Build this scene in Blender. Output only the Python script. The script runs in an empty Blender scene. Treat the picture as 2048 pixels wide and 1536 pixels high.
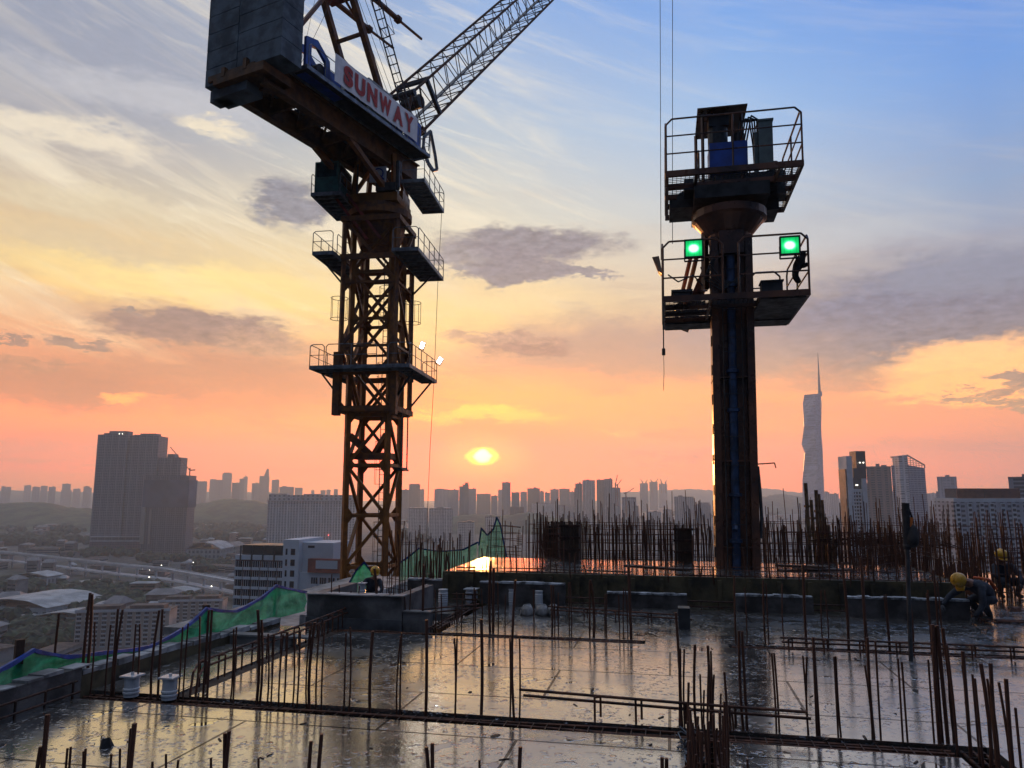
import bpy, bmesh, math, random
from mathutils import Vector, Matrix
random.seed(7)
sc = bpy.context.scene
COL = sc.collection
R = math.radians

# ---------------------------------------------------------------- camera
PITCH = 8.3
CZ = 2.0
FPX = 1479.0                      # focal length in photo pixels (2048 wide)
cam_d = bpy.data.cameras.new("camera"); cam = bpy.data.objects.new("camera", cam_d)
COL.objects.link(cam); sc.camera = cam
cam.location = (0, 0, CZ); cam.rotation_euler = (R(90 + PITCH), 0, 0)
cam_d.sensor_width = 36; cam_d.lens = 36 * FPX / 2048
cam_d.clip_start = 0.05; cam_d.clip_end = 40000
sc.view_settings.view_transform = 'Standard'; sc.view_settings.look = 'None'
sc.view_settings.exposure = 0.26; sc.view_settings.gamma = 1.0
sc.render.engine = 'CYCLES'
cy = sc.cycles
cy.max_bounces = 5; cy.diffuse_bounces = 2; cy.glossy_bounces = 3; cy.transmission_bounces = 3
cy.transparent_max_bounces = 12; cy.volume_bounces = 2
cy.use_denoising = True; cy.sample_clamp_indirect = 4.0; cy.caustics_reflective = False; cy.caustics_refractive = False

SP, CP = math.sin(R(PITCH)), math.cos(R(PITCH))
HAZE_COL = (0.60, 0.80, 1.0, 1); HAZE_D = 0.00015; HAZE_G = 0.45
def ray(px, py):
    dx = (px - 1024) / FPX; dz = (768 - py) / FPX
    return Vector((dx, CP - dz * SP, SP + dz * CP))
def P(px, py, d):                 # point at forward distance d (metres along +Y)
    r = ray(px, py); return Vector((0, 0, CZ)) + r * (d / r.y)
def G(px, py, z=0.0):             # point on the level z
    r = ray(px, py); return Vector((0, 0, CZ)) + r * ((z - CZ) / r.z)
# slab grid, turned 12 degrees
A_ = Vector((0.978, -0.208, 0)); B_ = Vector((0.208, 0.978, 0)); ZV = Vector((0, 0, 1))
SLABROT = -R(12)
def S(u, v, z=0.0): return A_ * u + B_ * v + ZV * z
def UV(p): return p.dot(A_), p.dot(B_)
def on_u(px, py, u):
    r = ray(px, py); t = u / r.dot(A_); p = Vector((0, 0, CZ)) + r * t; return p
def on_v(px, py, v):
    r = ray(px, py); t = v / r.dot(B_); p = Vector((0, 0, CZ)) + r * t; return p

# ---------------------------------------------------------------- node helpers
def lin(c):
    return tuple((v / 255 / 12.92 if v / 255 <= 0.04045 else ((v / 255 + 0.055) / 1.055) ** 2.4) for v in c) + (1,)
class NT:
    def __init__(s, tree): s.t = tree; s.n = tree.nodes; s.l = tree.links
    def node(s, typ, **kw):
        n = s.n.new(typ)
        for k, v in kw.items(): setattr(n, k, v)
        return n
    def put(s, sock, v):
        if hasattr(v, 'is_output'): s.l.new(v, sock)
        elif v is not None: sock.default_value = v
    def math(s, op, a, b=None, c=None, clamp=False):
        n = s.node('ShaderNodeMath', operation=op); n.use_clamp = clamp
        s.put(n.inputs[0], a); s.put(n.inputs[1], b)
        if c is not None: s.put(n.inputs[2], c)
        return n.outputs[0]
    def vmath(s, op, a, b=None, out=0):
        n = s.node('ShaderNodeVectorMath', operation=op); s.put(n.inputs[0], a)
        if b is not None: s.put(n.inputs[1], b)
        return n.outputs[out]
    def comb(s, x, y, z=0.0):
        n = s.node('ShaderNodeCombineXYZ')
        for i, v in enumerate((x, y, z)): s.put(n.inputs[i], v)
        return n.outputs[0]
    def maprange(s, v, a, b, c=0.0, d=1.0, smooth=True):
        n = s.node('ShaderNodeMapRange'); n.interpolation_type = 'SMOOTHSTEP' if smooth else 'LINEAR'
        for i, x in enumerate((v, a, b, c, d)): s.put(n.inputs[i], x)
        return n.outputs[0]
    def mix(s, f, a, b, blend='MIX'):
        n = s.node('ShaderNodeMix', data_type='RGBA', blend_type=blend)
        s.put(n.inputs[0], f); s.put(n.inputs[6], a); s.put(n.inputs[7], b); return n.outputs[2]
    def ramp(s, f, stops, interp='LINEAR'):
        n = s.node('ShaderNodeValToRGB'); e = n.color_ramp; e.interpolation = interp
        while len(e.elements) < len(stops): e.elements.new(0.5)
        for el, (p, c) in zip(e.elements, stops): el.position = p; el.color = c
        s.put(n.inputs[0], f); return n.outputs[0]
    def noise(s, vec, scale, detail=4, rough=0.55, dist=0.0, out='Fac'):
        n = s.node('ShaderNodeTexNoise'); s.put(n.inputs['Vector'], vec)
        n.inputs['Scale'].default_value = scale; n.inputs['Detail'].default_value = detail
        n.inputs['Roughness'].default_value = rough; n.inputs['Distortion'].default_value = dist
        return n.outputs[out]

# ---------------------------------------------------------------- world: dusk sky with clouds, direction based
SUN_AZ, SUN_EL = -2.27, 2.75
w = bpy.data.worlds.new("World"); sc.world = w; w.use_nodes = True
w.node_tree.nodes.clear(); N = NT(w.node_tree)
def azel(px, py):
    r = ray(px, py).normalized(); return math.degrees(math.atan2(r.x, r.y)), math.degrees(math.asin(r.z))
geo = N.node('ShaderNodeTexCoord').outputs['Generated']
sep = N.node('ShaderNodeSeparateXYZ'); N.put(sep.inputs[0], geo)
X_, Y_, Z_ = sep.outputs
AZ = N.math('MULTIPLY', N.math('ARCTAN2', X_, Y_), 57.2958)
EL = N.math('MULTIPLY', N.math('ARCSINE', Z_), 57.2958)
ELF = N.math('DIVIDE', EL, 45.0, clamp=True)
ELS = [0, 1.6, 4, 7, 10, 14, 20, 27, 35, 45]
SKYC = {  # elevation ramps per azimuth
 -34: [(178,118,108),(225,118,92),(244,136,84),(222,150,108),(194,146,118),(232,192,122),(186,172,152),(142,150,168),(112,134,172),(85,108,158)],
 -18: [(200,112,92),(252,120,68),(255,146,70),(232,150,92),(190,150,124),(242,208,128),(196,188,168),(158,170,184),(122,146,186),(88,116,172)],
 -2:  [(232,108,72),(255,104,30),(255,138,22),(248,160,74),(212,156,118),(230,198,136),(200,196,180),(166,180,196),(130,160,206),(95,128,190)],
 18:  [(222,122,108),(238,128,104),(232,150,112),(214,155,122),(200,160,138),(202,180,156),(178,186,194),(138,172,214),(90,142,214),(70,114,194)],
 34:  [(204,128,122),(206,136,128),(196,142,130),(188,148,136),(205,172,142),(150,148,158),(124,150,188),(96,142,208),(74,126,208),(60,102,186)]}
cols = {}
for a, cs in SKYC.items():
    cols[a] = N.ramp(ELF, [(e / 45, lin(c)) for e, c in zip(ELS, cs)])
sky = cols[-34]
prev = -34
for a in (-18, -2, 18, 34):
    sky = N.mix(N.maprange(AZ, prev, a, smooth=False), sky, cols[a]); prev = a
# distortion noise in direction space
PV = N.comb(AZ, EL, 0.0)
nz = N.noise(N.vmath('MULTIPLY', PV, (0.16, 0.40, 1)), 1.0, 6, 0.6, 0.3, 'Color')
nz2 = N.noise(N.vmath('MULTIPLY', PV, (0.45, 1.3, 1)), 1.0, 5, 0.62, 0.4, 'Color')
off = N.vmath('ADD', N.vmath('MULTIPLY', N.vmath('SUBTRACT', nz, (0.5, 0.5, 0.5)), (9, 3.4, 0)),
                     N.vmath('MULTIPLY', N.vmath('SUBTRACT', nz2, (0.5, 0.5, 0.5)), (3.2, 1.7, 0)))
nz3 = N.noise(N.vmath('MULTIPLY', PV, (1.3, 3.2, 1)), 1.0, 5, 0.62, 0.3, 'Color')
off = N.vmath('ADD', off, N.vmath('MULTIPLY', N.vmath('SUBTRACT', nz3, (0.5, 0.5, 0.5)), (1.9, 1.0, 0)))
PD = N.vmath('ADD', PV, off)
# thin streaky high cloud
st = N.noise(N.vmath('MULTIPLY', N.comb(N.math('ADD', AZ, N.math('MULTIPLY', EL, 0.9)), N.math('ADD', EL, N.math('MULTIPLY', AZ, 0.32)), 0), (0.045, 0.30, 1)), 1.0, 6, 0.62, 0.9)
stm = N.maprange(st, 0.46, 0.68)
stm = N.math('MULTIPLY', stm, N.maprange(EL, 6, 13))
stm = N.math('MULTIPLY', stm, N.maprange(AZ, 16, -12, 0.15, 1.0))
sky = N.mix(N.math('MULTIPLY', stm, 0.68), sky, lin((232, 220, 196)))
st3 = N.noise(N.vmath('MULTIPLY', N.comb(N.math('ADD', AZ, N.math('MULTIPLY', EL, 0.6)), N.math('ADD', EL, N.math('MULTIPLY', AZ, 0.22)), 3.0), (0.16, 0.9, 1)), 1.0, 7, 0.68, 1.2)
sky = N.mix(N.math('MULTIPLY', N.maprange(st3, 0.5, 0.72), N.math('MULTIPLY', N.maprange(EL, 7, 14), N.maprange(AZ, 14, -14, 0.04, 0.42))), sky, lin((236, 228, 208)))
st4 = N.noise(N.vmath('MULTIPLY', PV, (0.10, 0.75, 1)), 1.0, 7, 0.66, 0.9)
sky = N.mix(N.math('MULTIPLY', N.maprange(st4, 0.5, 0.7), N.maprange(EL, 22, 8, 0.0, 0.42)), sky, lin((140, 112, 108)))
st2 = N.noise(N.vmath('MULTIPLY', PV, (0.05, 0.42, 1)), 1.0, 6, 0.6, 0.7)
sky = N.mix(N.math('MULTIPLY', N.maprange(st2, 0.48, 0.72), N.maprange(EL, 30, 6, 0.0, 0.42)), sky, lin((168, 140, 128)))
# (px, py, rx deg, ry deg, colour, opacity, softness)
CL = [
 (180, 110, 15, 5.5, (136,142,162), .75, 1.0), (330, 200, 9, 1.2, (190,190,196), .5, .8), (90, 400, 9, .8, (206,192,160), .55, .8), (300, 410, 7, .6, (216,204,176), .5, .8), (120, 265, 6, 1.0, (226,214,192), .75, .9), (420, 262, 2.6, .6, (232,218,190), .7, .9),
 (60, 470, 9, 1.3, (214,188,140), .5, 1.0), (350, 560, 10, 1.6, (248,220,140), .7, 1.0), (250, 500, 8, 1.0, (198,180,150), .6, 1.0),
 (760, 660, 9, 2.6, (250,216,138), .55, 1.0), (1010, 600, 7, 1.0, (236,206,150), .6, 1.0),
 (1250, 700, 13, 2.6, (150,128,126), .8, .7), (1880, 640, 15, 4.2, (98,104,132), .95, .6), (1960, 545, 6, 1.4, (122,128,150), .8, .7),
 (1500, 700, 7, 2.0, (150,138,146), .7, .8), (1640, 480, 8, 1.3, (176,182,190), .5, 1.0),
 (400, 755, 14, 2.4, (150,114,100), .8, .75), (60, 765, 8, 1.5, (146,108,94), .8, .7), (330, 640, 9, 1.3, (176,148,128), .5, .7), (690, 700, 6, 1.3, (188,140,110), .6, .9),
 (575, 400, 2.7, 1.9, (112,116,132), .95, .5), (1040, 490, 7.4, 1.5, (116,114,126), .97, .45), (980, 515, 5.5, 1.2, (120,116,128), .95, .5),
 (1060, 548, 4.2, .9, (118,114,126), .95, .4), (905, 520, 3.4, 1.1, (136,132,138), .9, .5),
 (390, 660, 6.8, 1.1, (126,106,106), .94, .45), (520, 690, 3.5, .8, (156,130,118), .8, .5), (150, 679, 2.0, .3, (120,108,112), .9, .4), (275, 622, .8, .25, (128,116,118), .8, .4),
 (1050, 695, 3.8, 1.0, (134,106,104), .92, .5), (1000, 680, 4.4, .5, (170,140,126), .8, .5), (1170, 545, 1.8, .5, (122,118,130), .9, .4),
 (50, 722, 3.6, .5, (150,118,106), .85, .5), (10, 672, 1.0, .2, (112,102,110), .8, .4),
 (1940, 725, 6.0, 1.3, (238,198,146), .9, .7), (1870, 775, 4.8, .55, (236,196,142), .8, .8), (2010, 790, 4, .5, (248,208,146), .8, .7),
 (2035, 757, 2.2, .42, (122,118,134), .95, .35), (1960, 790, 2.6, .22, (132,126,138), .9, .35), (2050, 800, 2.2, .35, (130,124,136), .9, .35), (1990, 775, 1.4, .2, (128,120,134), .85, .35),
 (960, 832, 5.5, .6, (255,205,20), .95, .8), (250, 793, 1.8, .35, (250,180,90), .8, .7), (820, 860, 5, .7, (255,150,30), .6, .9),
 (1300, 917, 8.5, .5, (205,122,104), .9, .6), (1230, 862, 2.0, .25, (240,164,104), .8, .6), (1150, 760, 4.0, .5, (214,150,116), .6, .8), (1360, 968, 6, .6, (190,126,122), .7, .7),
 (60, 870, 6, .7, (196,128,108), .6, .8), (1560, 830, 7, .8, (176,140,138), .6, .8),
]
cn = N.noise(N.vmath('MULTIPLY', PV, (0.9, 2.2, 1)), 1.0, 6, 0.65)
cl_soft = N.maprange(cn, 0.3, 0.7, 0.94, 1.06, smooth=False)
cl_tone = N.maprange(cn, 0.32, 0.68, 0.70, 1.34, smooth=False)
for (px, py, rx, ry, c, op, soft) in CL:
    a, e = azel(px, py)
    v = N.vmath('MULTIPLY', N.vmath('SUBTRACT', PD, (a, e, 0)), (1 / rx, 1 / ry, 0))
    ln = N.vmath('LENGTH', v, out=1)
    m = N.maprange(ln, 1.0 + soft * .55, 1.0 - soft * .8, 0.0, op)
    cc = N.vmath('SCALE', lin(c)[:3]); cc.node.inputs['Scale'].default_value = 1
    N.put(cc.node.inputs['Scale'], cl_tone if soft < .7 else cl_soft)
    sky = N.mix(m, sky, cc)
# sun: orange air glow, yellow veil, white disc
dS = N.vmath('SUBTRACT', PV, (SUN_AZ, SUN_EL, 0))
dSn = N.vmath('ADD', dS, N.vmath('MULTIPLY', N.vmath('SUBTRACT', nz2, (0.5, 0.5, 0.5)), (0.9, 0.5, 0)))
g1 = N.maprange(N.vmath('LENGTH', N.vmath('MULTIPLY', dS, (1 / 15, 1 / 4.2, 0)), out=1), 1.0, 0.1)
sky = N.mix(N.math('MULTIPLY', g1, 0.93), sky, (2.6, 0.17, 0.0, 1))
gm = N.maprange(N.vmath('LENGTH', N.vmath('MULTIPLY', dSn, (1 / 5.0, 1 / 2.4, 0)), out=1), 1.0, 0.0)
sky = N.mix(N.math('MULTIPLY', gm, 0.75), sky, (3.2, 0.62, 0.0, 1))
g2 = N.maprange(N.vmath('LENGTH', N.vmath('MULTIPLY', dSn, (1 / 1.45, 1 / .82, 0)), out=1), 1.0, 0.35)
sky = N.mix(g2, sky, (5.0, 3.2, 0.0, 1))
g3 = N.maprange(N.vmath('LENGTH', N.vmath('MULTIPLY', dSn, (1 / .8, 1 / .66, 0)), out=1), 1.0, 0.55)
sky = N.mix(g3, sky, (26, 22, 13, 1))
# the half of the sky behind the camera is dim blue dusk
back = N.maprange(N.math('ABSOLUTE', AZ), 55, 120)
back = N.math('MULTIPLY', back, N.maprange(EL, 75, 40))
sky = N.mix(back, sky, N.ramp(ELF, [(0, lin((36, 44, 66))), (0.3, lin((44, 57, 86))), (1, lin((48, 68, 106)))]))
# added brightness in the unseen sky overhead, to lift haze and deck
sky = N.mix(N.math('MULTIPLY', N.maprange(EL, 40, 60), 0.6), sky, (0.62, 0.68, 0.80, 1))
# below the horizon: dull ground haze
sky = N.mix(N.maprange(EL, -0.5, -6), sky, lin((44, 50, 64)))
# daylight sky of the same sun, faint, as the underlying air light
nish = N.node('ShaderNodeTexSky', sky_type='NISHITA'); nish.sun_disc = False
nish.sun_elevation = R(SUN_EL); nish.sun_rotation = R(SUN_AZ)
low = N.maprange(EL, 15, 0.5)
front = N.maprange(N.math('ABSOLUTE', AZ), 75, 45)
low = N.math('MULTIPLY', low, front)
low3 = N.comb(low, low, low)
sky = N.vmath('MULTIPLY', sky, N.vmath('ADD', N.vmath('MULTIPLY', low3, (2.3, 0.62, -0.95)), (1.15, 1.13, 1.06)))
add = N.vmath('ADD', sky, N.vmath('MULTIPLY', nish.outputs[0], (0.01, 0.01, 0.01)))
bg = N.node('ShaderNodeBackground'); N.put(bg.inputs[0], add); bg.inputs[1].default_value = 1.0
wo = N.node('ShaderNodeOutputWorld'); N.l.new(bg.outputs[0], wo.inputs[0])
w.cycles.sampling_method = 'MANUAL'; w.cycles.sample_map_resolution = 512

sl = bpy.data.lights.new("sun", 'SUN'); so = bpy.data.objects.new("sun", sl); COL.objects.link(so)
sl.energy = 3.6; sl.angle = R(0.9); sl.color = (1.0, 0.42, 0.12)
sd = Vector((math.sin(R(SUN_AZ)) * math.cos(R(SUN_EL)), math.cos(R(SUN_AZ)) * math.cos(R(SUN_EL)), math.sin(R(SUN_EL))))
so.rotation_euler = sd.to_track_quat('Z', 'Y').to_euler()

# ---------------------------------------------------------------- materials
MATS = {}
def mat(name, color, rough=0.6, metal=0.0, var=0.25, scale=3.0, bump=0.0, emit=None, color2=None, alpha=None):
    if name in MATS: return MATS[name]
    m = bpy.data.materials.new(name); m.use_nodes = True; T = NT(m.node_tree)
    b = m.node_tree.nodes['Principled BSDF']
    c = tuple(color) + (1,) if len(color) == 3 else color
    co = T.node('ShaderNodeTexCoord').outputs['Object']
    n = T.noise(co, scale, 5, 0.6)
    c2 = (tuple(color2) + (1,)) if color2 else tuple(v * (1 - var * 1.6) for v in c[:3]) + (1,)
    T.put(b.inputs['Base Color'], T.mix(T.maprange(n, 0.35, 0.65), c2, tuple(min(1, v * (1 + var)) for v in c[:3]) + (1,)))
    T.put(b.inputs['Roughness'], T.maprange(T.noise(co, scale * 2.3, 3), 0.3, 0.7, max(0.05, rough - .12), min(1, rough + .12)))
    b.inputs['Metallic'].default_value = metal
    if bump:
        bp = T.node('ShaderNodeBump'); bp.inputs['Strength'].default_value = bump; bp.inputs['Distance'].default_value = 0.02
        T.put(bp.inputs['Height'], T.noise(co, scale * 6, 5)); T.l.new(bp.outputs[0], b.inputs['Normal'])
    if emit:
        b.inputs['Emission Color'].default_value = tuple(emit[0]) + (1,); b.inputs['Emission Strength'].default_value = emit[1]
    MATS[name] = m; return m
def facade(name, wall, win, bw=3.0, bh=3.2, gap=0.28, rough=0.6, winrough=0.3, streak=0.15):
    """walls with window openings laid out by storey height, as the building has them"""
    if name in MATS: return MATS[name]
    m = bpy.data.materials.new(name); m.use_nodes = True; T = NT(m.node_tree); b = m.node_tree.nodes['Principled BSDF']
    co = T.node('ShaderNodeTexCoord').outputs['Object']; s_ = T.node('ShaderNodeSeparateXYZ'); T.put(s_.inputs[0], co)
    h = T.math('ADD', s_.outputs[0], s_.outputs[1])
    def band(v, per, g):       # 1 in the opening
        f = T.math('FRACT', T.math('DIVIDE', v, per))
        return T.math('MULTIPLY', T.math('GREATER_THAN', f, g), T.math('LESS_THAN', f, 0.96))
    mask = T.math('MULTIPLY', band(h, bw, gap), band(s_.outputs[2], bh, max(gap, .36)))
    big = T.math('FRACT', T.math('DIVIDE', h, bw * 4)); mask = T.math('MULTIPLY', mask, T.math('GREATER_THAN', big, 0.13))
    cellv = T.comb(T.math('FLOOR', T.math('DIVIDE', h, bw)), T.math('FLOOR', T.math('DIVIDE', s_.outputs[2], bh)), 1)
    wn = T.node('ShaderNodeTexWhiteNoise', noise_dimensions='3D'); T.put(wn.inputs[0], cellv)
    wv = T.vmath('SCALE', win); T.put(wv.node.inputs['Scale'], T.maprange(wn.outputs[0], 0, 1, 0.5, 1.7, smooth=False))
    n = T.noise(T.vmath('MULTIPLY', co, (0.3, 0.3, 0.04)), 1, 4)
    wc = T.vmath('SCALE', wall); T.put(wc.node.inputs['Scale'], T.maprange(n, 0.3, 0.7, 1 - streak, 1 + streak))
    T.put(b.inputs['Base Color'], T.mix(mask, wc, wv)); T.put(b.inputs['Roughness'], T.maprange(mask, 0, 1, rough, winrough))
    MATS[name] = m; return m

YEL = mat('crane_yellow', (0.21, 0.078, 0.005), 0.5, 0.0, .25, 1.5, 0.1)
YELD = mat('girder_yellow_shaded', (0.10, 0.04, 0.006), 0.65, 0, .35, 1.5, 0.2)  # crane yellow darkened, shade under the machinery deck put into the colour
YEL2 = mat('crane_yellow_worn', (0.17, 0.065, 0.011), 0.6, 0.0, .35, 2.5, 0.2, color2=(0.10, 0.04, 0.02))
STEEL = mat('galvanised_steel', (0.16, 0.18, 0.20), 0.5, 0.6, .25, 3)
DARK = mat('dark_steel', (0.045, 0.05, 0.055), 0.5, 0.4, .3, 3)
GRN = mat('cabin_green', (0.015, 0.10, 0.10), 0.5, 0, .2, 2)
BLUE = mat('machine_blue', (0.012, 0.06, 0.33), 0.45, 0, .25, 2)
REDP = mat('red_primer', (0.20, 0.03, 0.02), 0.6, 0, .3, 3)
CONC = mat('concrete', (0.23, 0.23, 0.22), 0.85, 0, .25, 1.6, 0.5, color2=(0.13, 0.13, 0.125))
CONCB = mat('ballast_concrete', (0.10, 0.135, 0.165), 0.9, 0, .28, 1.2, 0.6)
CONCP = mat('pale_concrete', (0.34, 0.35, 0.35), 0.85, 0, .2, 3, 0.5, color2=(0.12, 0.12, 0.12))
WHT = mat('white_plastic', (0.50, 0.52, 0.54), 0.35, 0, .05, 5)
RUST = mat('rusty_bar', (0.085, 0.032, 0.016), 0.62, 0.35, .45, 9, 0.3, color2=(0.028, 0.013, 0.010))
RUSTD = mat('rusty_bar_dark', (0.05, 0.022, 0.014), 0.6, 0.4, .4, 9, 0.3)
OLIVE = mat('stained_ply_side', (0.075, 0.06, 0.03), 0.8, 0, .4, 2.2, 0.4, color2=(0.02, 0.018, 0.012))
WOOD = mat('old_timber', (0.14, 0.09, 0.05), 0.85, 0, .4, 4, 0.4)
PLYD = mat('dark_ply', (0.045, 0.025, 0.015), 0.8, 0, .35, 3, 0.3)
ORANGE = mat('boom_orange', (0.62, 0.16, 0.02), 0.4, 0, .2, 3)
BROWNP = mat('column_rust_paint', (0.13, 0.055, 0.03), 0.33, 0.3, .35, 1.2, 0.2, color2=(0.05, 0.03, 0.025))

# ---------------------------------------------------------------- geometry helpers
def tag(o, label=None, cat=None, group=None, kind=None):
    if label: o['label'] = label
    if cat: o['category'] = cat
    if group: o['group'] = group
    if kind: o['kind'] = kind
    return o
def worldloc(o):
    v = Vector((0, 0, 0))
    while o is not None: v += o.location; o = o.parent
    return v
def empty(name, loc, label=None, cat=None, group=None):
    o = bpy.data.objects.new(name, None); o.location = loc; o.empty_display_size = 0.2
    COL.objects.link(o); return tag(o, label, cat, group)
class Frame:
    def __init__(s, o, ax=(1, 0, 0), ay=(0, 1, 0), az=(0, 0, 1)):
        s.o, s.x, s.y, s.z = Vector(o), Vector(ax), Vector(ay), Vector(az)
    def __call__(s, p): return s.o + s.x * p[0] + s.y * p[1] + s.z * p[2]
WORLD = Frame((0, 0, 0)); SLAB = Frame((0, 0, 0), A_, B_)
def rotframe(o, deg): a = R(deg); return Frame(o, (math.cos(a), math.sin(a), 0), (-math.sin(a), math.cos(a), 0))
class MB:
    def __init__(s, fr=WORLD): s.v = []; s.f = []; s.fr = fr; s.cuts = []; s.adds = []
    def add(s, vs, fs):
        s.adds.append((len(s.v), len(s.f)))
        o = len(s.v); s.v += [s.fr(v) for v in vs]; s.f += [[i + o for i in f] for f in fs]; return s
    def box(s, x0, x1, y0, y1, z0, z1):
        return s.add([(x0, y0, z0), (x1, y0, z0), (x1, y1, z0), (x0, y1, z0), (x0, y0, z1), (x1, y0, z1), (x1, y1, z1), (x0, y1, z1)],
                     [(0, 3, 2, 1), (4, 5, 6, 7), (0, 1, 5, 4), (1, 2, 6, 5), (2, 3, 7, 6), (3, 0, 4, 7)])
    def tube(s, p, q, r, n=6, r2=None):
        p, q = Vector(p), Vector(q); d = q - p
        if d.length < 1e-6: return s
        d.normalize(); a = d.orthogonal().normalized() if abs(d.z) > .95 else d.cross(ZV).normalized(); b = d.cross(a)
        r2 = r if r2 is None else r2; vs = []
        for c, rr in ((p, r), (q, r2)):
            for i in range(n):
                t = 2 * math.pi * (i + .5) / n; vs.append(c + a * (rr * math.cos(t)) + b * (rr * math.sin(t)))
        fs = [(i, (i + 1) % n, n + (i + 1) % n, n + i) for i in range(n)] + [tuple(range(n - 1, -1, -1)), tuple(range(n, 2 * n))]
        return s.add(vs, fs)
    def bar(s, p, q, w): return s.tube(p, q, w * .7071, 4)
    def path(s, pts, r, n=6):
        for a, b in zip(pts, pts[1:]): s.tube(a, b, r, n)
        return s
    def ring(s, c, rad, r, n=12, nz=5, axis='z'):
        pts = []
        for i in range(n + 1):
            t = 2 * math.pi * i / n
            pts.append((c[0] + rad * math.cos(t), c[1] + rad * math.sin(t), c[2]) if axis == 'z' else (c[0] + rad * math.cos(t), c[1], c[2] + rad * math.sin(t)))
        return s.path(pts, r, nz)
    def lathe(s, c, prof, n=16):
        vs = []; fs = []
        for (r, z) in prof:
            for i in range(n):
                t = 2 * math.pi * i / n; vs.append((c[0] + r * math.cos(t), c[1] + r * math.sin(t), c[2] + z))
        m = len(prof)
        for k in range(m - 1):
            for i in range(n): fs.append((k * n + i, k * n + (i + 1) % n, (k + 1) * n + (i + 1) % n, (k + 1) * n + i))
        fs.append(tuple(range(n - 1, -1, -1))); fs.append(tuple((m - 1) * n + i for i in range(n)))
        return s.add(vs, fs)
    def prism(s, pts, z0, z1):
        n = len(pts); vs = [(x, y, z0) for x, y in pts] + [(x, y, z1) for x, y in pts]
        fs = [(i, (i + 1) % n, n + (i + 1) % n, n + i) for i in range(n)] + [tuple(range(n - 1, -1, -1)), tuple(range(n, 2 * n))]
        return s.add(vs, fs)
    def mark(s): s.cuts.append((len(s.v), len(s.f))); return s
    def build_parts(s, name, m, parent, every=False):
        """each add() (or each stretch between marks) becomes a part of its own"""
        cs = list(s.adds if every else s.cuts)
        if not cs or cs[0] != (0, 0): cs.insert(0, (0, 0))
        cs.append((len(s.v), len(s.f))); out = []
        for (v0, f0), (v1, f1) in zip(cs, cs[1:]):
            if v1 == v0: continue
            q = MB(s.fr); q.v = s.v[v0:v1]; q.f = [[i - v0 for i in f] for f in s.f[f0:f1]]; out.append(q.build(name, m, parent))
        return out
    def build(s, name, m, parent=None, smooth=False, origin=None):
        me = bpy.data.meshes.new(name)
        base = worldloc(parent) if parent is not None else (Vector(origin) if origin is not None else Vector((0, 0, 0)))
        me.from_pydata([tuple(v - base) for v in s.v], [], s.f); me.validate(); me.update()
        bm = bmesh.new(); bm.from_mesh(me); bmesh.ops.recalc_face_normals(bm, faces=bm.faces); bm.to_mesh(me); bm.free()
        if isinstance(m, (list, tuple)):
            for x in m: me.materials.append(x)
        elif m: me.materials.append(m)
        if smooth:
            for p in me.polygons: p.use_smooth = True
        o = bpy.data.objects.new(name, me); COL.objects.link(o)
        if parent is not None: o.parent = parent
        elif origin is not None: o.location = origin
        return o
def railing(mb, pts, h=1.1, r=0.022, step=1.1, mids=(0.5,)):
    """rail along a polyline at floor level, with posts"""
    for a, b in zip(pts, pts[1:]):
        a, b = Vector(a), Vector(b); L = (b - a).length; n = max(1, round(L / step)); d = (b - a) / L
        c = min(.12, L * .2)
        mb.path([a, a + ZV * (h - c), a + ZV * h + d * c, b + ZV * h - d * c, b + ZV * (h - c), b], r)
        for m_ in mids: mb.tube(a + ZV * h * m_, b + ZV * h * m_, r * .8)
        for i in range(1, n): mb.tube(a + d * (L * i / n), a + d * (L * i / n) + ZV * h, r)
def ladder(mb, p, q, side, w=0.4, step=0.3, r=0.02):
    p, q, side = Vector(p), Vector(q), Vector(side).normalized() * (w / 2)
    mb.tube(p - side, q - side, r * 1.3); mb.tube(p + side, q + side, r * 1.3)
    n = int((q - p).length / step)
    for i in range(1, n): c = p.lerp(q, i / n); mb.tube(c - side, c + side, r, 4)
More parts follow.
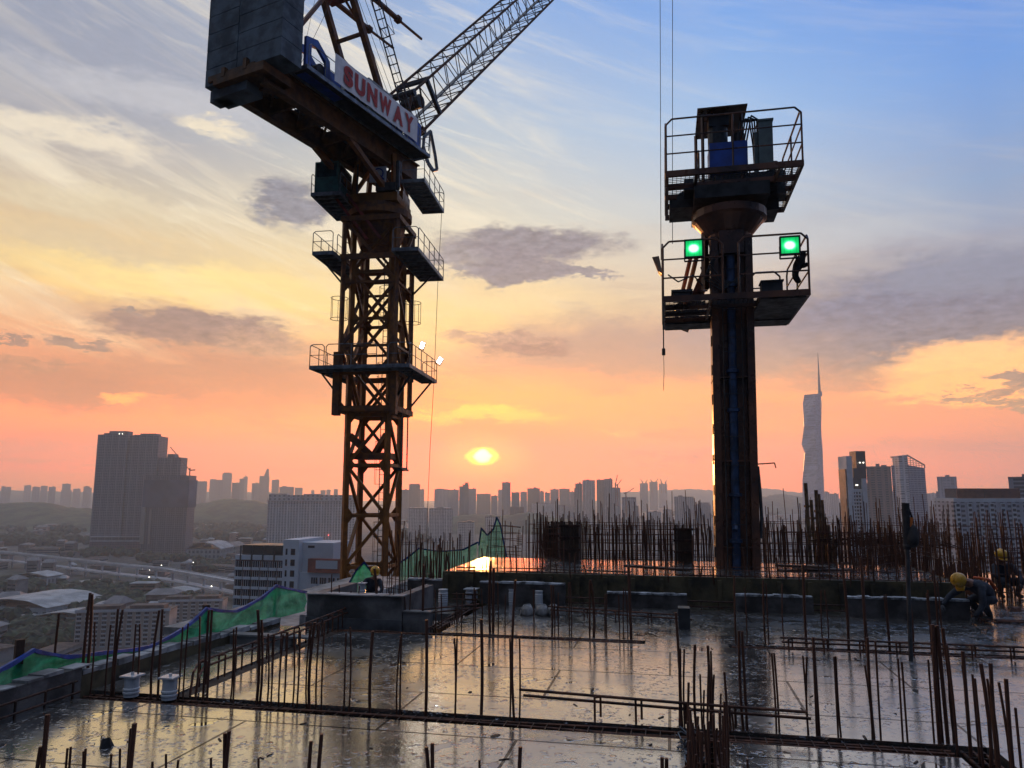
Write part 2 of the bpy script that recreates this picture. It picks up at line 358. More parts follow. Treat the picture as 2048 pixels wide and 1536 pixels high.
# ---------------------------------------------------------------- the working deck: wet film-faced plywood
GZ = -112.0
def wet_deck(name):
    m = bpy.data.materials.new(name); m.use_nodes = True; T = NT(m.node_tree); b = m.node_tree.nodes['Principled BSDF']
    mp = T.node('ShaderNodeMapping'); mp.inputs['Rotation'].default_value = (0, 0, R(12))
    T.put(mp.inputs[0], T.node('ShaderNodeTexCoord').outputs['Object']); co = mp.outputs[0]
    br = T.node('ShaderNodeTexBrick'); br.offset = 0.5; T.put(br.inputs['Vector'], T.vmath('ADD', co, (40.33, 40.11, 0)))
    br.inputs['Scale'].default_value = 1.0; br.inputs['Brick Width'].default_value = 2.44; br.inputs['Row Height'].default_value = 1.22
    br.inputs['Mortar Size'].default_value = 0.013; br.inputs['Mortar Smooth'].default_value = 0.1
    br.inputs['Color1'].default_value = (0.75, 0.75, 0.75, 1); br.inputs['Color2'].default_value = (1.15, 1.15, 1.15, 1)
    br.inputs['Mortar'].default_value = (0.12, 0.12, 0.12, 1)
    n1 = T.noise(co, 0.9, 6, 0.65); n2 = T.noise(co, 5.0, 5, 0.7)
    col = T.mix(T.maprange(n1, 0.35, 0.68), (0.045, 0.043, 0.040, 1), (0.125, 0.122, 0.115, 1))
    col = T.mix(T.maprange(n2, 0.45, 0.8, 0, .5), col, (0.13, 0.115, 0.09, 1))
    col = T.mix(1.0, col, br.outputs['Color'], 'MULTIPLY')
    T.put(b.inputs['Base Color'], col)
    # puddles: flat mirror patches with a shore; elsewhere beads of water
    pn = T.noise(T.vmath('ADD', co, (3.1, 7.7, 0)), 2.6, 4, 0.5, 0.3)
    pud = T.maprange(pn, 0.63, 0.645)
    beadm = T.maprange(T.noise(T.vmath('ADD', co, (9, 2, 0)), 1.3, 4, 0.6), 0.42, 0.58, 0.12, 1.0)
    v1 = T.node('ShaderNodeTexVoronoi', feature='F1'); T.put(v1.inputs['Vector'], T.vmath('ADD', co, T.vmath('MULTIPLY', T.noise(co, 30, 2, .5, 0, 'Color'), (.03, .03, 0)))); v1.inputs['Scale'].default_value = 24
    v1.inputs['Randomness'].default_value = 1
    bead1 = T.math('MULTIPLY', T.maprange(v1.outputs['Distance'], 0.33, 0.20), T.maprange(T.noise(co, 6, 3), .45, .55))
    v2 = T.node('ShaderNodeTexVoronoi', feature='F1'); T.put(v2.inputs['Vector'], co); v2.inputs['Scale'].default_value = 11
    bead2 = T.maprange(T.math('ADD', v2.outputs['Distance'], T.math('MULTIPLY', T.math('SUBTRACT', T.noise(co, 40, 3), 0.5), 0.5)), 0.33, 0.22)
    h = T.math('ADD', T.math('MULTIPLY', bead1, 0.40), T.math('MULTIPLY', bead2, 0.75))
    h = T.math('MULTIPLY', h, T.math('MULTIPLY', beadm, T.math('SUBTRACT', 1.0, pud)))
    h = T.math('ADD', h, T.math('MULTIPLY', T.noise(co, 38, 4, 0.6), T.math('MULTIPLY', T.math('SUBTRACT', 1.0, pud), 0.10)))
    h = T.math('ADD', h, T.math('MULTIPLY', pud, 0.9))
    h = T.math('ADD', h, T.math('MULTIPLY', n1, 0.12))
    jt = T.math('MULTIPLY', br.outputs['Fac'], -1.0); h = T.math('ADD', h, jt)
    bp = T.node('ShaderNodeBump'); bp.inputs['Strength'].default_value = 0.75; bp.inputs['Distance'].default_value = 0.010
    T.put(bp.inputs['Height'], h); T.l.new(bp.outputs[0], b.inputs['Normal'])
    br2 = br.outputs['Fac']
    rg = T.maprange(T.noise(co, 1.6, 5), 0.35, 0.65, 0.08, 0.34)
    T.put(b.inputs['Roughness'], T.mix(pud, T.comb(rg, rg, rg), (0.015, 0.015, 0.015, 1)))
    b.inputs['IOR'].default_value = 2.5
    b.inputs['Coat Weight'].default_value = 1.0; b.inputs['Coat Roughness'].default_value = 0.06; b.inputs['Coat IOR'].default_value = 3.2
    T.l.new(bp.outputs[0], b.inputs['Coat Normal']); T.put(b.inputs['Coat Weight'], T.maprange(br2, 0, 1, 1.0, 0.1)); T.put(b.inputs['Specular IOR Level'], T.maprange(br2, 0, 1, .5, .05))
    return m
DECK = wet_deck('wet_deck')
TH = 0.12
mb = MB(SLAB)
for (u0, u1, v0, v1) in [(-5.85, .04, 2.6, 6.55), (.36, 2.10, 2.6, 6.55), (2.42, 9.5, 2.6, 6.85), (-4.72, 2.10, 6.85, 10.36), (2.10, 9.5, 6.85, 10.36),
                         (-.40, .68, 10.36, 10.60), (-3.30, 9.5, 10.60, 13.86), (-5.85, -4.92, 6.85, 10.60), (-5.0, -3.62, 12.2, 13.86), (4.75, 9.5, 13.86, 21.0)]:
    mb.box(u0, u1, v0, v1, -TH, 0)
tag(mb.build('formwork_deck', DECK), kind='structure')
mb = MB(SLAB); mb.box(-4.30, 4.60, 13.98, 17.0, .38, .5); tag(mb.build('upper_deck', DECK), kind='structure')
mb = MB(SLAB); mb.box(-4.30, 4.60, 13.86, 13.98, -.3, .504)
mb.box(4.60, 4.70, 13.86, 17.0, -.3, .504)
for i in range(18):
    u = -4.25 + i * .5; mb.box(u, u + .07, 13.80, 13.86, -.12, .46)
tag(mb.build('riser_wall', OLIVE), 'dark timber formwork face below the edge of the raised back deck', 'formwork')
mb = MB(SLAB); mb.box(-6.2, 10, 2.4, 13.9, -.62, -.5); mb.box(-6.2, 10, 13.9, 24, -1.3, -1.2); tag(mb.build('soffit_deck', PLYD), kind='structure')
mb = MB(SLAB); mb.box(-10.5, -4.35, 14.2, 24.0, -.95, -.8); tag(mb.build('ledge_deck', CONC), kind='structure')

# the tower block under the deck, its mass down to the street
mb = MB(SLAB); mb.box(-6.1, 10.5, -8, 24.2, GZ, -1.35); tag(mb.build('building_core', CONC), 'concrete tower block being built under the wet formwork deck', 'building')

# ---------------------------------------------------------------- ground, hills, air
def ground_mat():
    m = bpy.data.materials.new('city_ground'); m.use_nodes = True; T = NT(m.node_tree); b = m.node_tree.nodes['Principled BSDF']
    co = T.node('ShaderNodeTexCoord').outputs['Object']
    n = T.noise(co, 0.004, 6, 0.6); n2 = T.noise(co, 0.03, 6, 0.65)
    c = T.mix(T.maprange(n, 0.42, 0.56), (0.022, 0.032, 0.016, 1), (0.07, 0.07, 0.07, 1))
    c = T.mix(T.maprange(n2, 0.45, 0.62, 0, .8), c, (0.12, 0.118, 0.11, 1))
    v = T.node('ShaderNodeTexVoronoi', feature='DISTANCE_TO_EDGE'); T.put(v.inputs[0], co); v.inputs['Scale'].default_value = 0.011
    c = T.mix(T.maprange(v.outputs[0], 0.06, 0.03), c, (0.055, 0.055, 0.06, 1))
    T.put(b.inputs['Base Color'], c); b.inputs['Roughness'].default_value = 0.9
    return m
mb = MB(); mb.add([(-8600, -400, GZ), (8600, -400, GZ), (8600, 9600, GZ), (-8600, 9600, GZ)], [(0, 1, 2, 3)])
tag(mb.build('ground', ground_mat()), kind='structure')
LEAF = mat('far_foliage', (0.035, 0.052, 0.022), 0.9, 0, .5, 0.02, 0)
def hill(pts, d, depth, name='hill', seed=1):
    """pts: ridge line (px, py); ridge runs at distance d"""
    rr = random.Random(seed); vs = []; fs = []; NX = 70; NY = 10
    xs = [p[0] for p in pts]
    for j in range(NY + 1):
        t = j / NY * 2 - 1; prof = max(0, 1 - abs(t) ** 1.6)
        for i in range(NX + 1):
            px = xs[0] + (xs[-1] - xs[0]) * i / NX
            k = max(0, min(len(pts) - 2, sum(1 for x in xs[1:-1] if x < px)))
            f = (px - xs[k]) / (xs[k + 1] - xs[k]); f = f * f * (3 - 2 * f); py = pts[k][1] + (pts[k + 1][1] - pts[k][1]) * f
            p = P(px, py, d); edge = min(1, i / 6, (NX - i) / 6)
            z = GZ - 1 + (p.z - GZ) * prof * edge + (rr.random() - .5) * d * .0016 * prof
            vs.append((p.x * (1 + t * depth / d), d + t * depth, z))
    for j in range(NY):
        for i in range(NX): a = j * (NX + 1) + i; fs.append((a, a + 1, a + NX + 2, a + NX + 1))
    o = MB().add(vs, fs).build(name, LEAF, smooth=True); tag(o, kind='structure')
hill([(-260, 1000), (-60, 1006), (90, 1004), (140, 1014), (230, 1020), (330, 1040)], 2600, 420, seed=1)
hill([(330, 1030), (400, 1006), (455, 997), (500, 1000), (560, 1010), (640, 1030)], 2900, 380, seed=2)
hill([(-250, 984), (20, 980), (200, 985), (420, 984), (640, 986)], 6800, 500, seed=3)
hill([(1180, 990), (1260, 984), (1340, 979), (1390, 978), (1440, 981), (1500, 976), (1540, 978), (1600, 985), (1700, 988)], 7600, 700, seed=4)
hill([(1420, 1000), (1500, 996), (1560, 988), (1620, 994), (1700, 1005), (1800, 1010)], 4300, 400, seed=5)
hill([(860, 1045), (900, 1034), (940, 1028), (1010, 1030), (1060, 1024), (1120, 1035), (1200, 1045)], 2300, 260, seed=6)
hill([(1700, 992), (1850, 988), (2000, 990), (2150, 985), (2300, 990)], 6500, 600, seed=7)

# ---------------------------------------------------------------- far and middle-distance buildings
F_BLUE = facade('facade_blue_grey', (0.22, 0.24, 0.28), (0.03, 0.035, 0.045), 3.2, 3.3, .22)
F_WHITE = facade('facade_white', (0.6, 0.59, 0.58), (0.07, 0.07, 0.08), 4.2, 3.2, .34)
F_GREY = facade('facade_grey', (0.36, 0.36, 0.37), (0.06, 0.065, 0.075), 5, 3.6, .3)
F_GLASS = facade('facade_glass', (0.17, 0.22, 0.30), (0.06, 0.085, 0.13), 3.0, 3.8, .08, rough=.3, winrough=.12)
F_BROWN = facade('facade_brown', (0.20, 0.15, 0.13), (0.045, 0.045, 0.05), 4, 3.6, .35)
F_DARK = facade('facade_dark', (0.14, 0.16, 0.20), (0.025, 0.03, 0.035), 4, 3.4, .25)
ROOFM = mat('roof_plant_grey', (0.2, 0.2, 0.21), 0.8, 0, .2, .1)
PALER = mat('roof_pale_sheet', (0.34, 0.36, 0.37), 0.75, 0.0, .2, .08)
MATF = {'b': F_BLUE, 'w': F_WHITE, 'g': F_GREY, 'l': F_GLASS, 'n': F_BROWN, 'd': F_DARK}
def block(px0, px1, ytop, d, mk, label, tops=(), depth=None, rot=0, cat='building', group=None, name='tower_block', steps=()):
    pm = (px0 + px1) / 2; a = P(px0, ytop, d); b = P(px1, ytop, d); w_ = b.x - a.x; depth = depth or max(14, min(w_, 45))
    cx = (a.x + b.x) / 2; org = Vector((cx, d + depth / 2, GZ)); base = math.degrees(math.atan2(-cx, d)) + rot
    k = 1 / math.cos(R(rot)) if abs(rot) < 60 else 1
    fr = rotframe(org, base); mb = MB(fr); H = P(pm, ytop, d).z - GZ; hw = w_ / 2 * (1 if rot == 0 else k * .86)
    mb.box(-hw, hw, -depth / 2, depth / 2, 0, H)
    for (f0, f1, hh) in steps:           # taller or lower shoulders, height in px above the top
        mb.box(-hw + 2 * hw * f0, -hw + 2 * hw * f1, -depth / 2 + .5, depth / 2 - .5, 0, H + hh * d / FPX)
    o = mb.build(name, MATF[mk], origin=org)
    # parapet and roof plant so that the top is not a knife edge
    t = MB(fr); rr = random.Random(int(px0 * 7 + px1)); n = 1 + int(rr.random() * 2)
    for i in range(n):
        c0 = -hw * .7 + rr.random() * hw; ww = hw * (.25 + rr.random() * .3); t.box(c0, min(c0 + ww, hw * .95), -depth * .25, depth * .2, H, H + 2 + rr.random() * 3.5)
    t.box(-hw - .2, hw + .2, -depth / 2 - .2, -depth / 2 + .3, H - .5, H + 1.1)
    for (f, r_, hh) in tops:             # masts: position, radius m, px height
        t.tube((-hw + 2 * hw * f, 0, H), (-hw + 2 * hw * f, 0, H + hh * d / FPX), r_, 6, r_ * .2)
    t.build('roof_plant', ROOFM, o)
    return tag(o, label, cat, group)
ORD = ['first', 'second', 'third', 'fourth', 'fifth', 'sixth', 'seventh', 'eighth', 'ninth', 'tenth', 'eleventh', 'twelfth', 'thirteenth', 'fourteenth', 'fifteenth', 'sixteenth', 'seventeenth', 'eighteenth', 'nineteenth', 'twentieth', 'twenty-first', 'twenty-second', 'twenty-third']
def row(lst, d0, mks, text, group):
    for i, it in enumerate(lst):
        x0, x1, y = it[:3]; kw = it[3] if len(it) > 3 else {}
        block(x0, x1, y, d0 * (1 + .05 * ((i * 7) % 5 - 2)), mks[i % len(mks)], text.format(ORD[i]), group=group, **kw)
row([(1, 9, 973), (11, 19, 974), (46, 58, 971), (62, 75, 974), (79, 91, 972), (95, 107, 974), (122, 137, 968, dict(steps=((-.1, 1.15, -12),))), (144, 157, 978), (165, 176, 973), (177, 182, 976)],
    5000, 'gbg', '{} hazy tower block from the left, on the skyline left of the twin high-rise', 'far skyline left of the twin high-rise')
row([(382, 396, 963), (397, 411, 963), (418, 430, 959), (430, 443, 960), (443, 461, 947, dict(steps=((.15, .85, 2),))), (462, 477, 966), (478, 487, 958), (486, 494, 954, dict(tops=((.5, 3, 5),))), (502, 517, 967),
     (542, 556, 960), (557, 585, 974), (588, 603, 976), (622, 628, 981), (640, 650, 981), (652, 660, 980), (667, 675, 979)],
    4600, 'gbbg', '{} hazy tower from the left on the skyline between twin high-rise and crane mast', 'far skyline between twin high-rise and crane mast')
o = block(517, 536, 955, 4600, 'b', 'hazy tower with a tall slanted spire on its roof, left of the crane mast', steps=((0, .9, 3),))
a = P(526, 955, 4600); b2 = P(535, 955, 4600); zt = P(532, 937, 4600).z; m2 = MB()
m2.add([(a.x, 4605, a.z), (b2.x, 4605, a.z), (b2.x, 4635, a.z), (a.x, 4635, a.z), (b2.x - 9, 4612, zt), (b2.x - 1, 4612, zt), (b2.x - 1, 4622, zt), (b2.x - 9, 4622, zt)],
       [(0, 3, 2, 1), (4, 5, 6, 7), (0, 1, 5, 4), (1, 2, 6, 5), (2, 3, 7, 6), (3, 0, 4, 7)]); m2.build('spire', F_BLUE, o)
row([(801, 817, 980), (817, 839, 969, dict(steps=((.1, .4, 1.5), (.6, .9, 1.5)))), (839, 848, 979), (868, 895, 979, dict(steps=((.2, .7, 1.5),))), (895, 917, 980), (918, 937, 973, dict(steps=((.35, 1, 4), (.6, .95, 8)))), (937, 952, 978),
     (953, 981, 988), (982, 995, 992), (996, 1004, 980), (1004, 1021, 965), (1023, 1039, 985), (1041, 1054, 984), (1055, 1080, 977), (1080, 1088, 983), (1090, 1100, 986), (1101, 1118, 979), (1119, 1140, 978), (1140, 1150, 984)],
    3300, 'gngwgd', '{} hazy tower right of the crane mast, on the skyline under the setting sun', 'skyline under the setting sun')
row([(1151, 1165, 968, dict(steps=((-.15, .4, -8),))), (1166, 1191, 961, dict(tops=((.2, 1, 4), (.7, 1, 4)))), (1194, 1210, 960), (1208, 1226, 959, dict(steps=((.2, .8, 1.5),))), (1220, 1242, 976)],
    2500, 'gwng', '{} of the tall close-set towers right of the sun, counted from the left', 'close-set towers right of the sun')
block(1247, 1273, 997, 2300, 'g', 'unfinished broad tower with cranes on its roof, right of the close-set group', steps=((-.05, 1.05, 3),))
block(1266, 1278, 1012, 2250, 'd', 'short grey block at the foot of the unfinished crane-topped tower')
row([(1281, 1297, 967), (1300, 1316, 964), (1319, 1335, 968)], 4800, 'g', '{} of three equal far towers with cranes on top, counted from the left', 'three equal far towers')
block(1352, 1390, 994, 2300, 'g', 'broad grey slab tower left of the boom column')
block(1391, 1424, 1010, 2500, 'b', 'low blue-grey office slab close beside the boom column', steps=((.3, .95, 5),))
block(1296, 1324, 1024, 2400, 'w', 'pale low slab in front of the three equal far towers')
block(1328, 1345, 1020, 2500, 'w', 'small pale block with a stepped top, left of the broad slab tower', steps=((.2, .8, 2),))
block(816, 854, 1017, 1750, 'w', 'nearer pale apartment slab just right of the crane mast, left of its twin', steps=((.05, .9, 2),), depth=30)
block(857, 904, 1018, 1750, 'w', 'nearer pale apartment slab, right-hand one of the twin pair by the crane mast', steps=((.05, .9, 2),), depth=30)
block(914, 948, 1044, 1500, 'w', 'pale low slab half hidden by the rebar right of the twin apartment slabs')
block(970, 1000, 1034, 1600, 'w', 'pale block behind the green net peak in the middle distance')
block(1020, 1048, 1014, 2500, 'n', 'dull brown block behind the net peak, on the lower skyline'); block(1064, 1110, 1007, 2900, 'w', 'wide pale slab low on the skyline behind the rebar rows'); block(1112, 1148, 1012, 2900, 'g', 'wide grey slab low on the skyline, right of the wide pale slab')
# right-hand skyline
block(1640, 1662, 985, 3400, 'w', 'pale tower with a flat cap right of the very tall spired tower', steps=((.1, .9, 1.5),)); block(1663, 1680, 988, 3700, 'g', 'far grey tower left of the white stepped tower')
block(1788, 1799, 983, 3000, 'b', 'far blue block between the brown tower and the slanted glass tower')
block(1848, 1862, 988, 3200, 'b', 'first low far block right of the slanted glass tower'); block(1862, 1884, 987, 3300, 'g', 'second low far block right of the slanted glass tower')
o = block(1886, 1920, 954, 1900, 'l', 'grey stepped office tower with a tilted glass top, left of the crowned condominium', steps=((-.1, 1.02, -28), (-.2, 1.02, -62)))
o = block(1743, 1787, 934, 1150, 'n', 'flat-topped brown tower right of the white stepped tower', steps=((-.18, .5, -32),), depth=26)
block(1500, 1514, 998, 2600, 'g', 'small far block immediately right of the boom column')
block(2037, 2080, 956, 620, 'b', 'dark tower cut by the right edge of the photo', depth=20)

# very tall faceted tower with spire
d = 2990.0; c = P(1627, 985, d)
def sec(y, x0, x1, sk):
    a, b = P(x0, y, d), P(x1, y, d); cx = (a.x + b.x) / 2; h = (b.x - a.x) / 2; z = a.z
    return [(cx - h, d + h * (.2 - sk), z), (cx - h * .2 * (1 - sk), d - h, z), (cx + h * .5, d - h * .9, z), (cx + h, d + h * sk, z), (cx + h * .4, d + h, z), (cx - h * .6, d + h, z)]
prof = [(1060, 1605, 1652, .2), (960, 1605, 1650, .2), (905, 1608, 1648, .5), (888, 1604, 1646, .1), (852, 1606, 1645, .5), (806, 1607, 1644, .0), (790, 1608, 1644, .3)]
tw = MB(); vs = []; fs = []
for r_ in prof: vs += sec(*r_)
for k in range(len(prof) - 1):
    for i in range(6):
        a0, a1 = k * 6 + i, k * 6 + (i + 1) % 6; fs += [(a0, a1, a1 + 6), (a0, a1 + 6, a0 + 6)]
fs.append(tuple(range((len(prof) - 1) * 6, len(prof) * 6))); tw.add(vs, fs)
GLASSF = facade('pale_faceted_glass', (0.24, 0.33, 0.46), (0.17, 0.24, 0.36), 6, 4.2, .10, .25, .18, .1)
mega = tag(tw.build('skyscraper', GLASSF, origin=Vector((c.x, d, GZ))), 'very tall faceted glass skyscraper with a thin spire, right of the boom column', 'skyscraper')
pa, pb, pt = P(1636, 792, d), P(1644, 783, d), P(1637.5, 704, d); cb = MB()
cb.add([(pa.x, d, pa.z), (pb.x, d, pa.z), (pb.x, d + 40, pa.z), (pa.x, d + 40, pa.z), (pb.x - 6, d, pb.z), (pb.x, d, pb.z), (pb.x, d + 20, pb.z), (pb.x - 6, d + 20, pb.z)],
       [(0, 3, 2, 1), (4, 5, 6, 7), (0, 1, 5, 4), (1, 2, 6, 5), (2, 3, 7, 6), (3, 0, 4, 7)]); cb.build('crown', GLASSF, mega)
MB().tube((pb.x - 7, d + 10, pa.z), (pt.x, d + 10, pt.z), 7, 6, 1.0).build('spire', STEEL, mega)

# slanted glass tower: bright narrow face, sloping roof
d = 1300.0; a, b_, c_ = P(1797, 912, d), P(1814, 910, d - 4), P(1849, 930, d + 14)
zc = P(1849, 930, d + 14).z; m2 = MB()
def slab4(p0, p1, p2, p3, z0s, z1s):
    return [(p.x, p.y, z) for p, z in zip((p0, p1, p2, p3), z0s)] + [(p.x, p.y, z) for p, z in zip((p0, p1, p2, p3), z1s)]
q3 = Vector((c_.x - 16, c_.y + 26, 0)); BX = [(0, 3, 2, 1), (4, 5, 6, 7), (0, 1, 5, 4), (1, 2, 6, 5), (2, 3, 7, 6), (3, 0, 4, 7)]
zl = P(1814, 930, d).z; zr = P(1849, 936, d).z
m2.add(slab4(b_, c_, q3, Vector((b_.x - 16, b_.y + 26, 0)), [GZ] * 4, [zl, zr, zr, zl]), BX)
glass = tag(m2.build('office_tower', F_GLASS, origin=Vector((b_.x, d, GZ))), 'glass office tower with a sloping open roof frame and a pale narrow face', 'building')
m2 = MB(); m2.add(slab4(a, Vector((b_.x - .3, b_.y, 0)), Vector((b_.x - .3, b_.y + 22, 0)), Vector((a.x, a.y + 22, 0)), [GZ] * 4, [a.z, b_.z, b_.z, a.z]), BX)
m2.build('side_fin', facade('pale_fin', (0.50, 0.52, 0.55), (0.2, 0.22, 0.25), 9, 4, .2), glass)
m2 = MB(); T0, T1 = Vector((b_.x, b_.y, b_.z)), Vector((c_.x, c_.y, zc)); B0, B1 = Vector((b_.x, b_.y, zl)), Vector((c_.x, c_.y, zr))
m2.bar(T0, T1, 1.6); m2.bar(B1, T1, 1.6)
for i in range(7):
    f = i / 6; m2.bar(B0.lerp(B1, f), T0.lerp(T1, f), .7); m2.bar(T0.lerp(T1, f), T0.lerp(T1, f) + Vector((-16, 26, -2)), .7)
m2.bar(T0 + Vector((-16, 26, -2)), T1 + Vector((-16, 26, -2)), 1.2); m2.build('roof_frame', STEEL, glass)

# white stepped residential tower on the right
d = 630.0
def bx(mb_, px0, px1, y0, y1, d_, dep): a, b = P(px0, y0, d_), P(px1, y0, d_); mb_.box(a.x, b.x, d_, d_ + dep, GZ if y1 is None else P(px0, y1, d_).z, a.z)
PW = mat('tower_white_paint', (0.50, 0.55, 0.60), 0.7, 0, .12, .05); PD_ = mat('tower_dark_panel', (0.05, 0.055, 0.06), 0.4, 0, .2, .1); WIN = mat('dark_window', (0.025, 0.03, 0.04), 0.12, 0, .4, .15)
PB_ = mat('tower_brown_panel', (0.10, 0.06, 0.05), 0.7, 0, .2, .1)
m2 = MB(); bx(m2, 1692, 1703, 912, None, d, 16); bx(m2, 1724, 1733, 957, None, d, 16); bx(m2, 1703, 1724, 978, None, d + 2, 14)
res = tag(m2.build('residential_tower', PW, origin=Vector((P(1712, 985, d).x, d, GZ))), 'slim white and dark residential tower with rows of lit balconies, right of the tallest tower', 'building')
m2 = MB(); bx(m2, 1711, 1730, 902, 938, d + 3, 12); bx(m2, 1706, 1732, 936, 960, d + 2.5, 13); bx(m2, 1703, 1724, 955, 978, d + 2.2, 13.4); bx(m2, 1690, 1693, 938, None, d + 1, 13); m2.build('dark_panel', PD_, res)
proto = None
for k in range(26):
    z0 = P(1712, 984 + k * 7.04, d).z
    a, b = P(1704.5, 990, d), P(1722.5, 990, d)
    if z0 < GZ + 8: break
    if proto is None:
        m2 = MB(); m2.box(a.x, b.x, d + .6, d + 2.0, z0 - 1.6, z0); proto = m2.build('window_band', WIN, res); pz = z0
        m2 = MB(); m2.box(a.x, b.x, d - .6, d + 2, z0 - 2.6, z0 - 1.65)
        for j in range(4): x = a.x + (b.x - a.x) * (j + .1) / 3.2; m2.box(x, x + .5, d - .4, d + 2, z0 - 1.6, z0)
        pb2 = m2.build('balcony', PW, res)
    else:
        for q in (proto, pb2): c2 = q.copy(); COL.objects.link(c2); c2.location = q.location + Vector((0, 0, z0 - pz))
LAMP = mat('lamp_glow', (1, 1, 1), .5, emit=((1.0, 0.93, 0.75), 6.0))
m2 = MB()
for px, py in ((1720, 926), (1727, 926), (1715, 971), (1713, 971)): c2 = P(px, py, d + 1.5); m2.box(c2.x - .35, c2.x + .35, c2.y, c2.y + .4, c2.z, c2.z + .7)
m2.build('roof_lamp', LAMP, res)

# crowned condominium at the right edge
d = 500.0; m2 = MB(); bx(m2, 1906, 2090, 1003, None, d, 22)
con = tag(m2.build('condominium', facade('condo_wall', (0.34, 0.37, 0.43), (0.05, 0.055, 0.065), 5.2, 3.1, .45), origin=Vector((P(1990, 985, d).x, d, GZ))), 'wide condominium with two ribbed brown roof crowns at the right edge', 'building')
CROWN = mat('crown_rib', (0.30, 0.12, 0.07), 0.7, 0, .15, .3); CROWND = mat('crown_rib_dark', (0.05, 0.05, 0.06), 0.7, 0, .15, .3)
for (x0, x1, sp) in ((1913, 1968, 1935), (1969, 2040, 1996)):
    m2 = MB(); bx(m2, x0, x1, 977, 996, d + 2, 14); cr = m2.build('roof_crown', CROWND, con)
    m2 = MB(); n = 30
    for i in range(n):
        px = x0 + (x1 - x0) * i / n; a = P(px, 977, d + 1.6); b = P(px, 997, d + 1.6); m2.box(a.x, a.x + .25, d + 1.5, d + 2, b.z, a.z + .1)
    m2.build('rib', CROWN, cr)
m2 = MB(); bx(m2, 1907, 2090, 997, 1004, d - .4, 22.6); m2.build('parapet', PW, con)
for j, px in enumerate((1910, 1934, 1958, 1978, 2000, 2022)):
    a = P(px, 1010, d); m2 = MB(); m2.box(a.x, a.x + 2.9, d - .9, d, GZ, P(px, 1006, d).z); pr_ = m2.build('bay_column', PW, con)
    m2 = MB(); z = P(px, 1008, d).z
    for k in range(16):
        m2.box(a.x + .4, a.x + 2.5, d - 1.0, d - .9, z - 1.7 - k * 3.1, z - k * 3.1)
    m2.build_parts('bay_window', WIN, pr_, every=True)

# twin high-rise on the left
d = 1466.0; m2 = MB(); F_TWIN = facade('facade_twin', (0.22, 0.24, 0.28), (0.028, 0.032, 0.04), 3.4, 3.15, .2, .7, .35, .12)
bx(m2, 196, 256, 869, None, d, 40); bx(m2, 260, 318, 872, None, d, 40); bx(m2, 254, 262, 880, None, d + 4, 34)
tw1 = tag(m2.build('twin_high_rise', F_TWIN, origin=Vector((P(257, 985, d).x, d, GZ))), 'tallest dark twin-slab apartment high-rise on the left of the photo', 'building')
m2 = MB(); bx(m2, 219, 255, 862, 869, d + 6, 22); bx(m2, 281, 312, 867, 872, d + 6, 22); bx(m2, 208, 219, 866, 869, d + 6, 18); bx(m2, 268, 281, 869.5, 872, d + 6, 20); m2.build('roof_plant', ROOFM, tw1)
m2 = MB(); a, b = P(180, 1083, d - 8), P(290, 1083, d - 8); m2.box(a.x, b.x, d - 8, d + 36, GZ, a.z); m2.build('podium', facade('podium_screen', (0.17, 0.12, 0.14), (0.05, 0.04, 0.05), 5, 5, .5), tw1)
m2 = MB(); m2.box(a.x - 1, b.x + 1, d - 9, d + 37, a.z, a.z + 1.6); a2 = P(180, 1074, d - 6); m2.box(a.x, b.x, d - 8.5, d + 30, a2.z, a2.z + 1.4); m2.build('podium_band', PW, tw1)
m2 = MB()
for px, py in ((244, 868), (238, 868), (305, 873)): c2 = P(px, py, d + 4); m2.box(c2.x, c2.x + 1.0, c2.y, c2.y + .8, c2.z, c2.z + .9)
m2.build('roof_lamp', LAMP, tw1)
d = 1440.0; m2 = MB(); bx(m2, 318, 362, 915, None, d + 30, 30); tw3 = tag(m2.build('high_rise', F_TWIN, origin=Vector((P(340, 985, d).x, d, GZ))), 'unfinished ribbed high-rise peeking between the twin slab and its lower netted neighbour', 'building')
m2 = MB(); bx(m2, 335, 350, 908, 915, d + 34, 16); m2.build('roof_plant', ROOFM, tw3)
m2 = MB(); bx(m2, 291, 378, 951, None, d - 30, 34)
tw2 = tag(m2.build('netted_high_rise', F_DARK, origin=Vector((P(335, 985, d).x, d, GZ))), 'lower dark high-rise wrapped in construction net, right of the twin slab', 'building')
NETB = mat('building_net', (0.08, 0.11, 0.17), 0.8, 0, .25, .02)
m2 = MB(); bx(m2, 288, 379, 960, 1015, d - 32, 36); m2.build('scaffold_net', NETB, tw2)
m2 = MB(); bx(m2, 284, 291, 1014, 1088, d - 33, 20); bx(m2, 300, 303, 1018, 1088, d - 33, 2); m2.build('hoist_rail', CONCP, tw2)

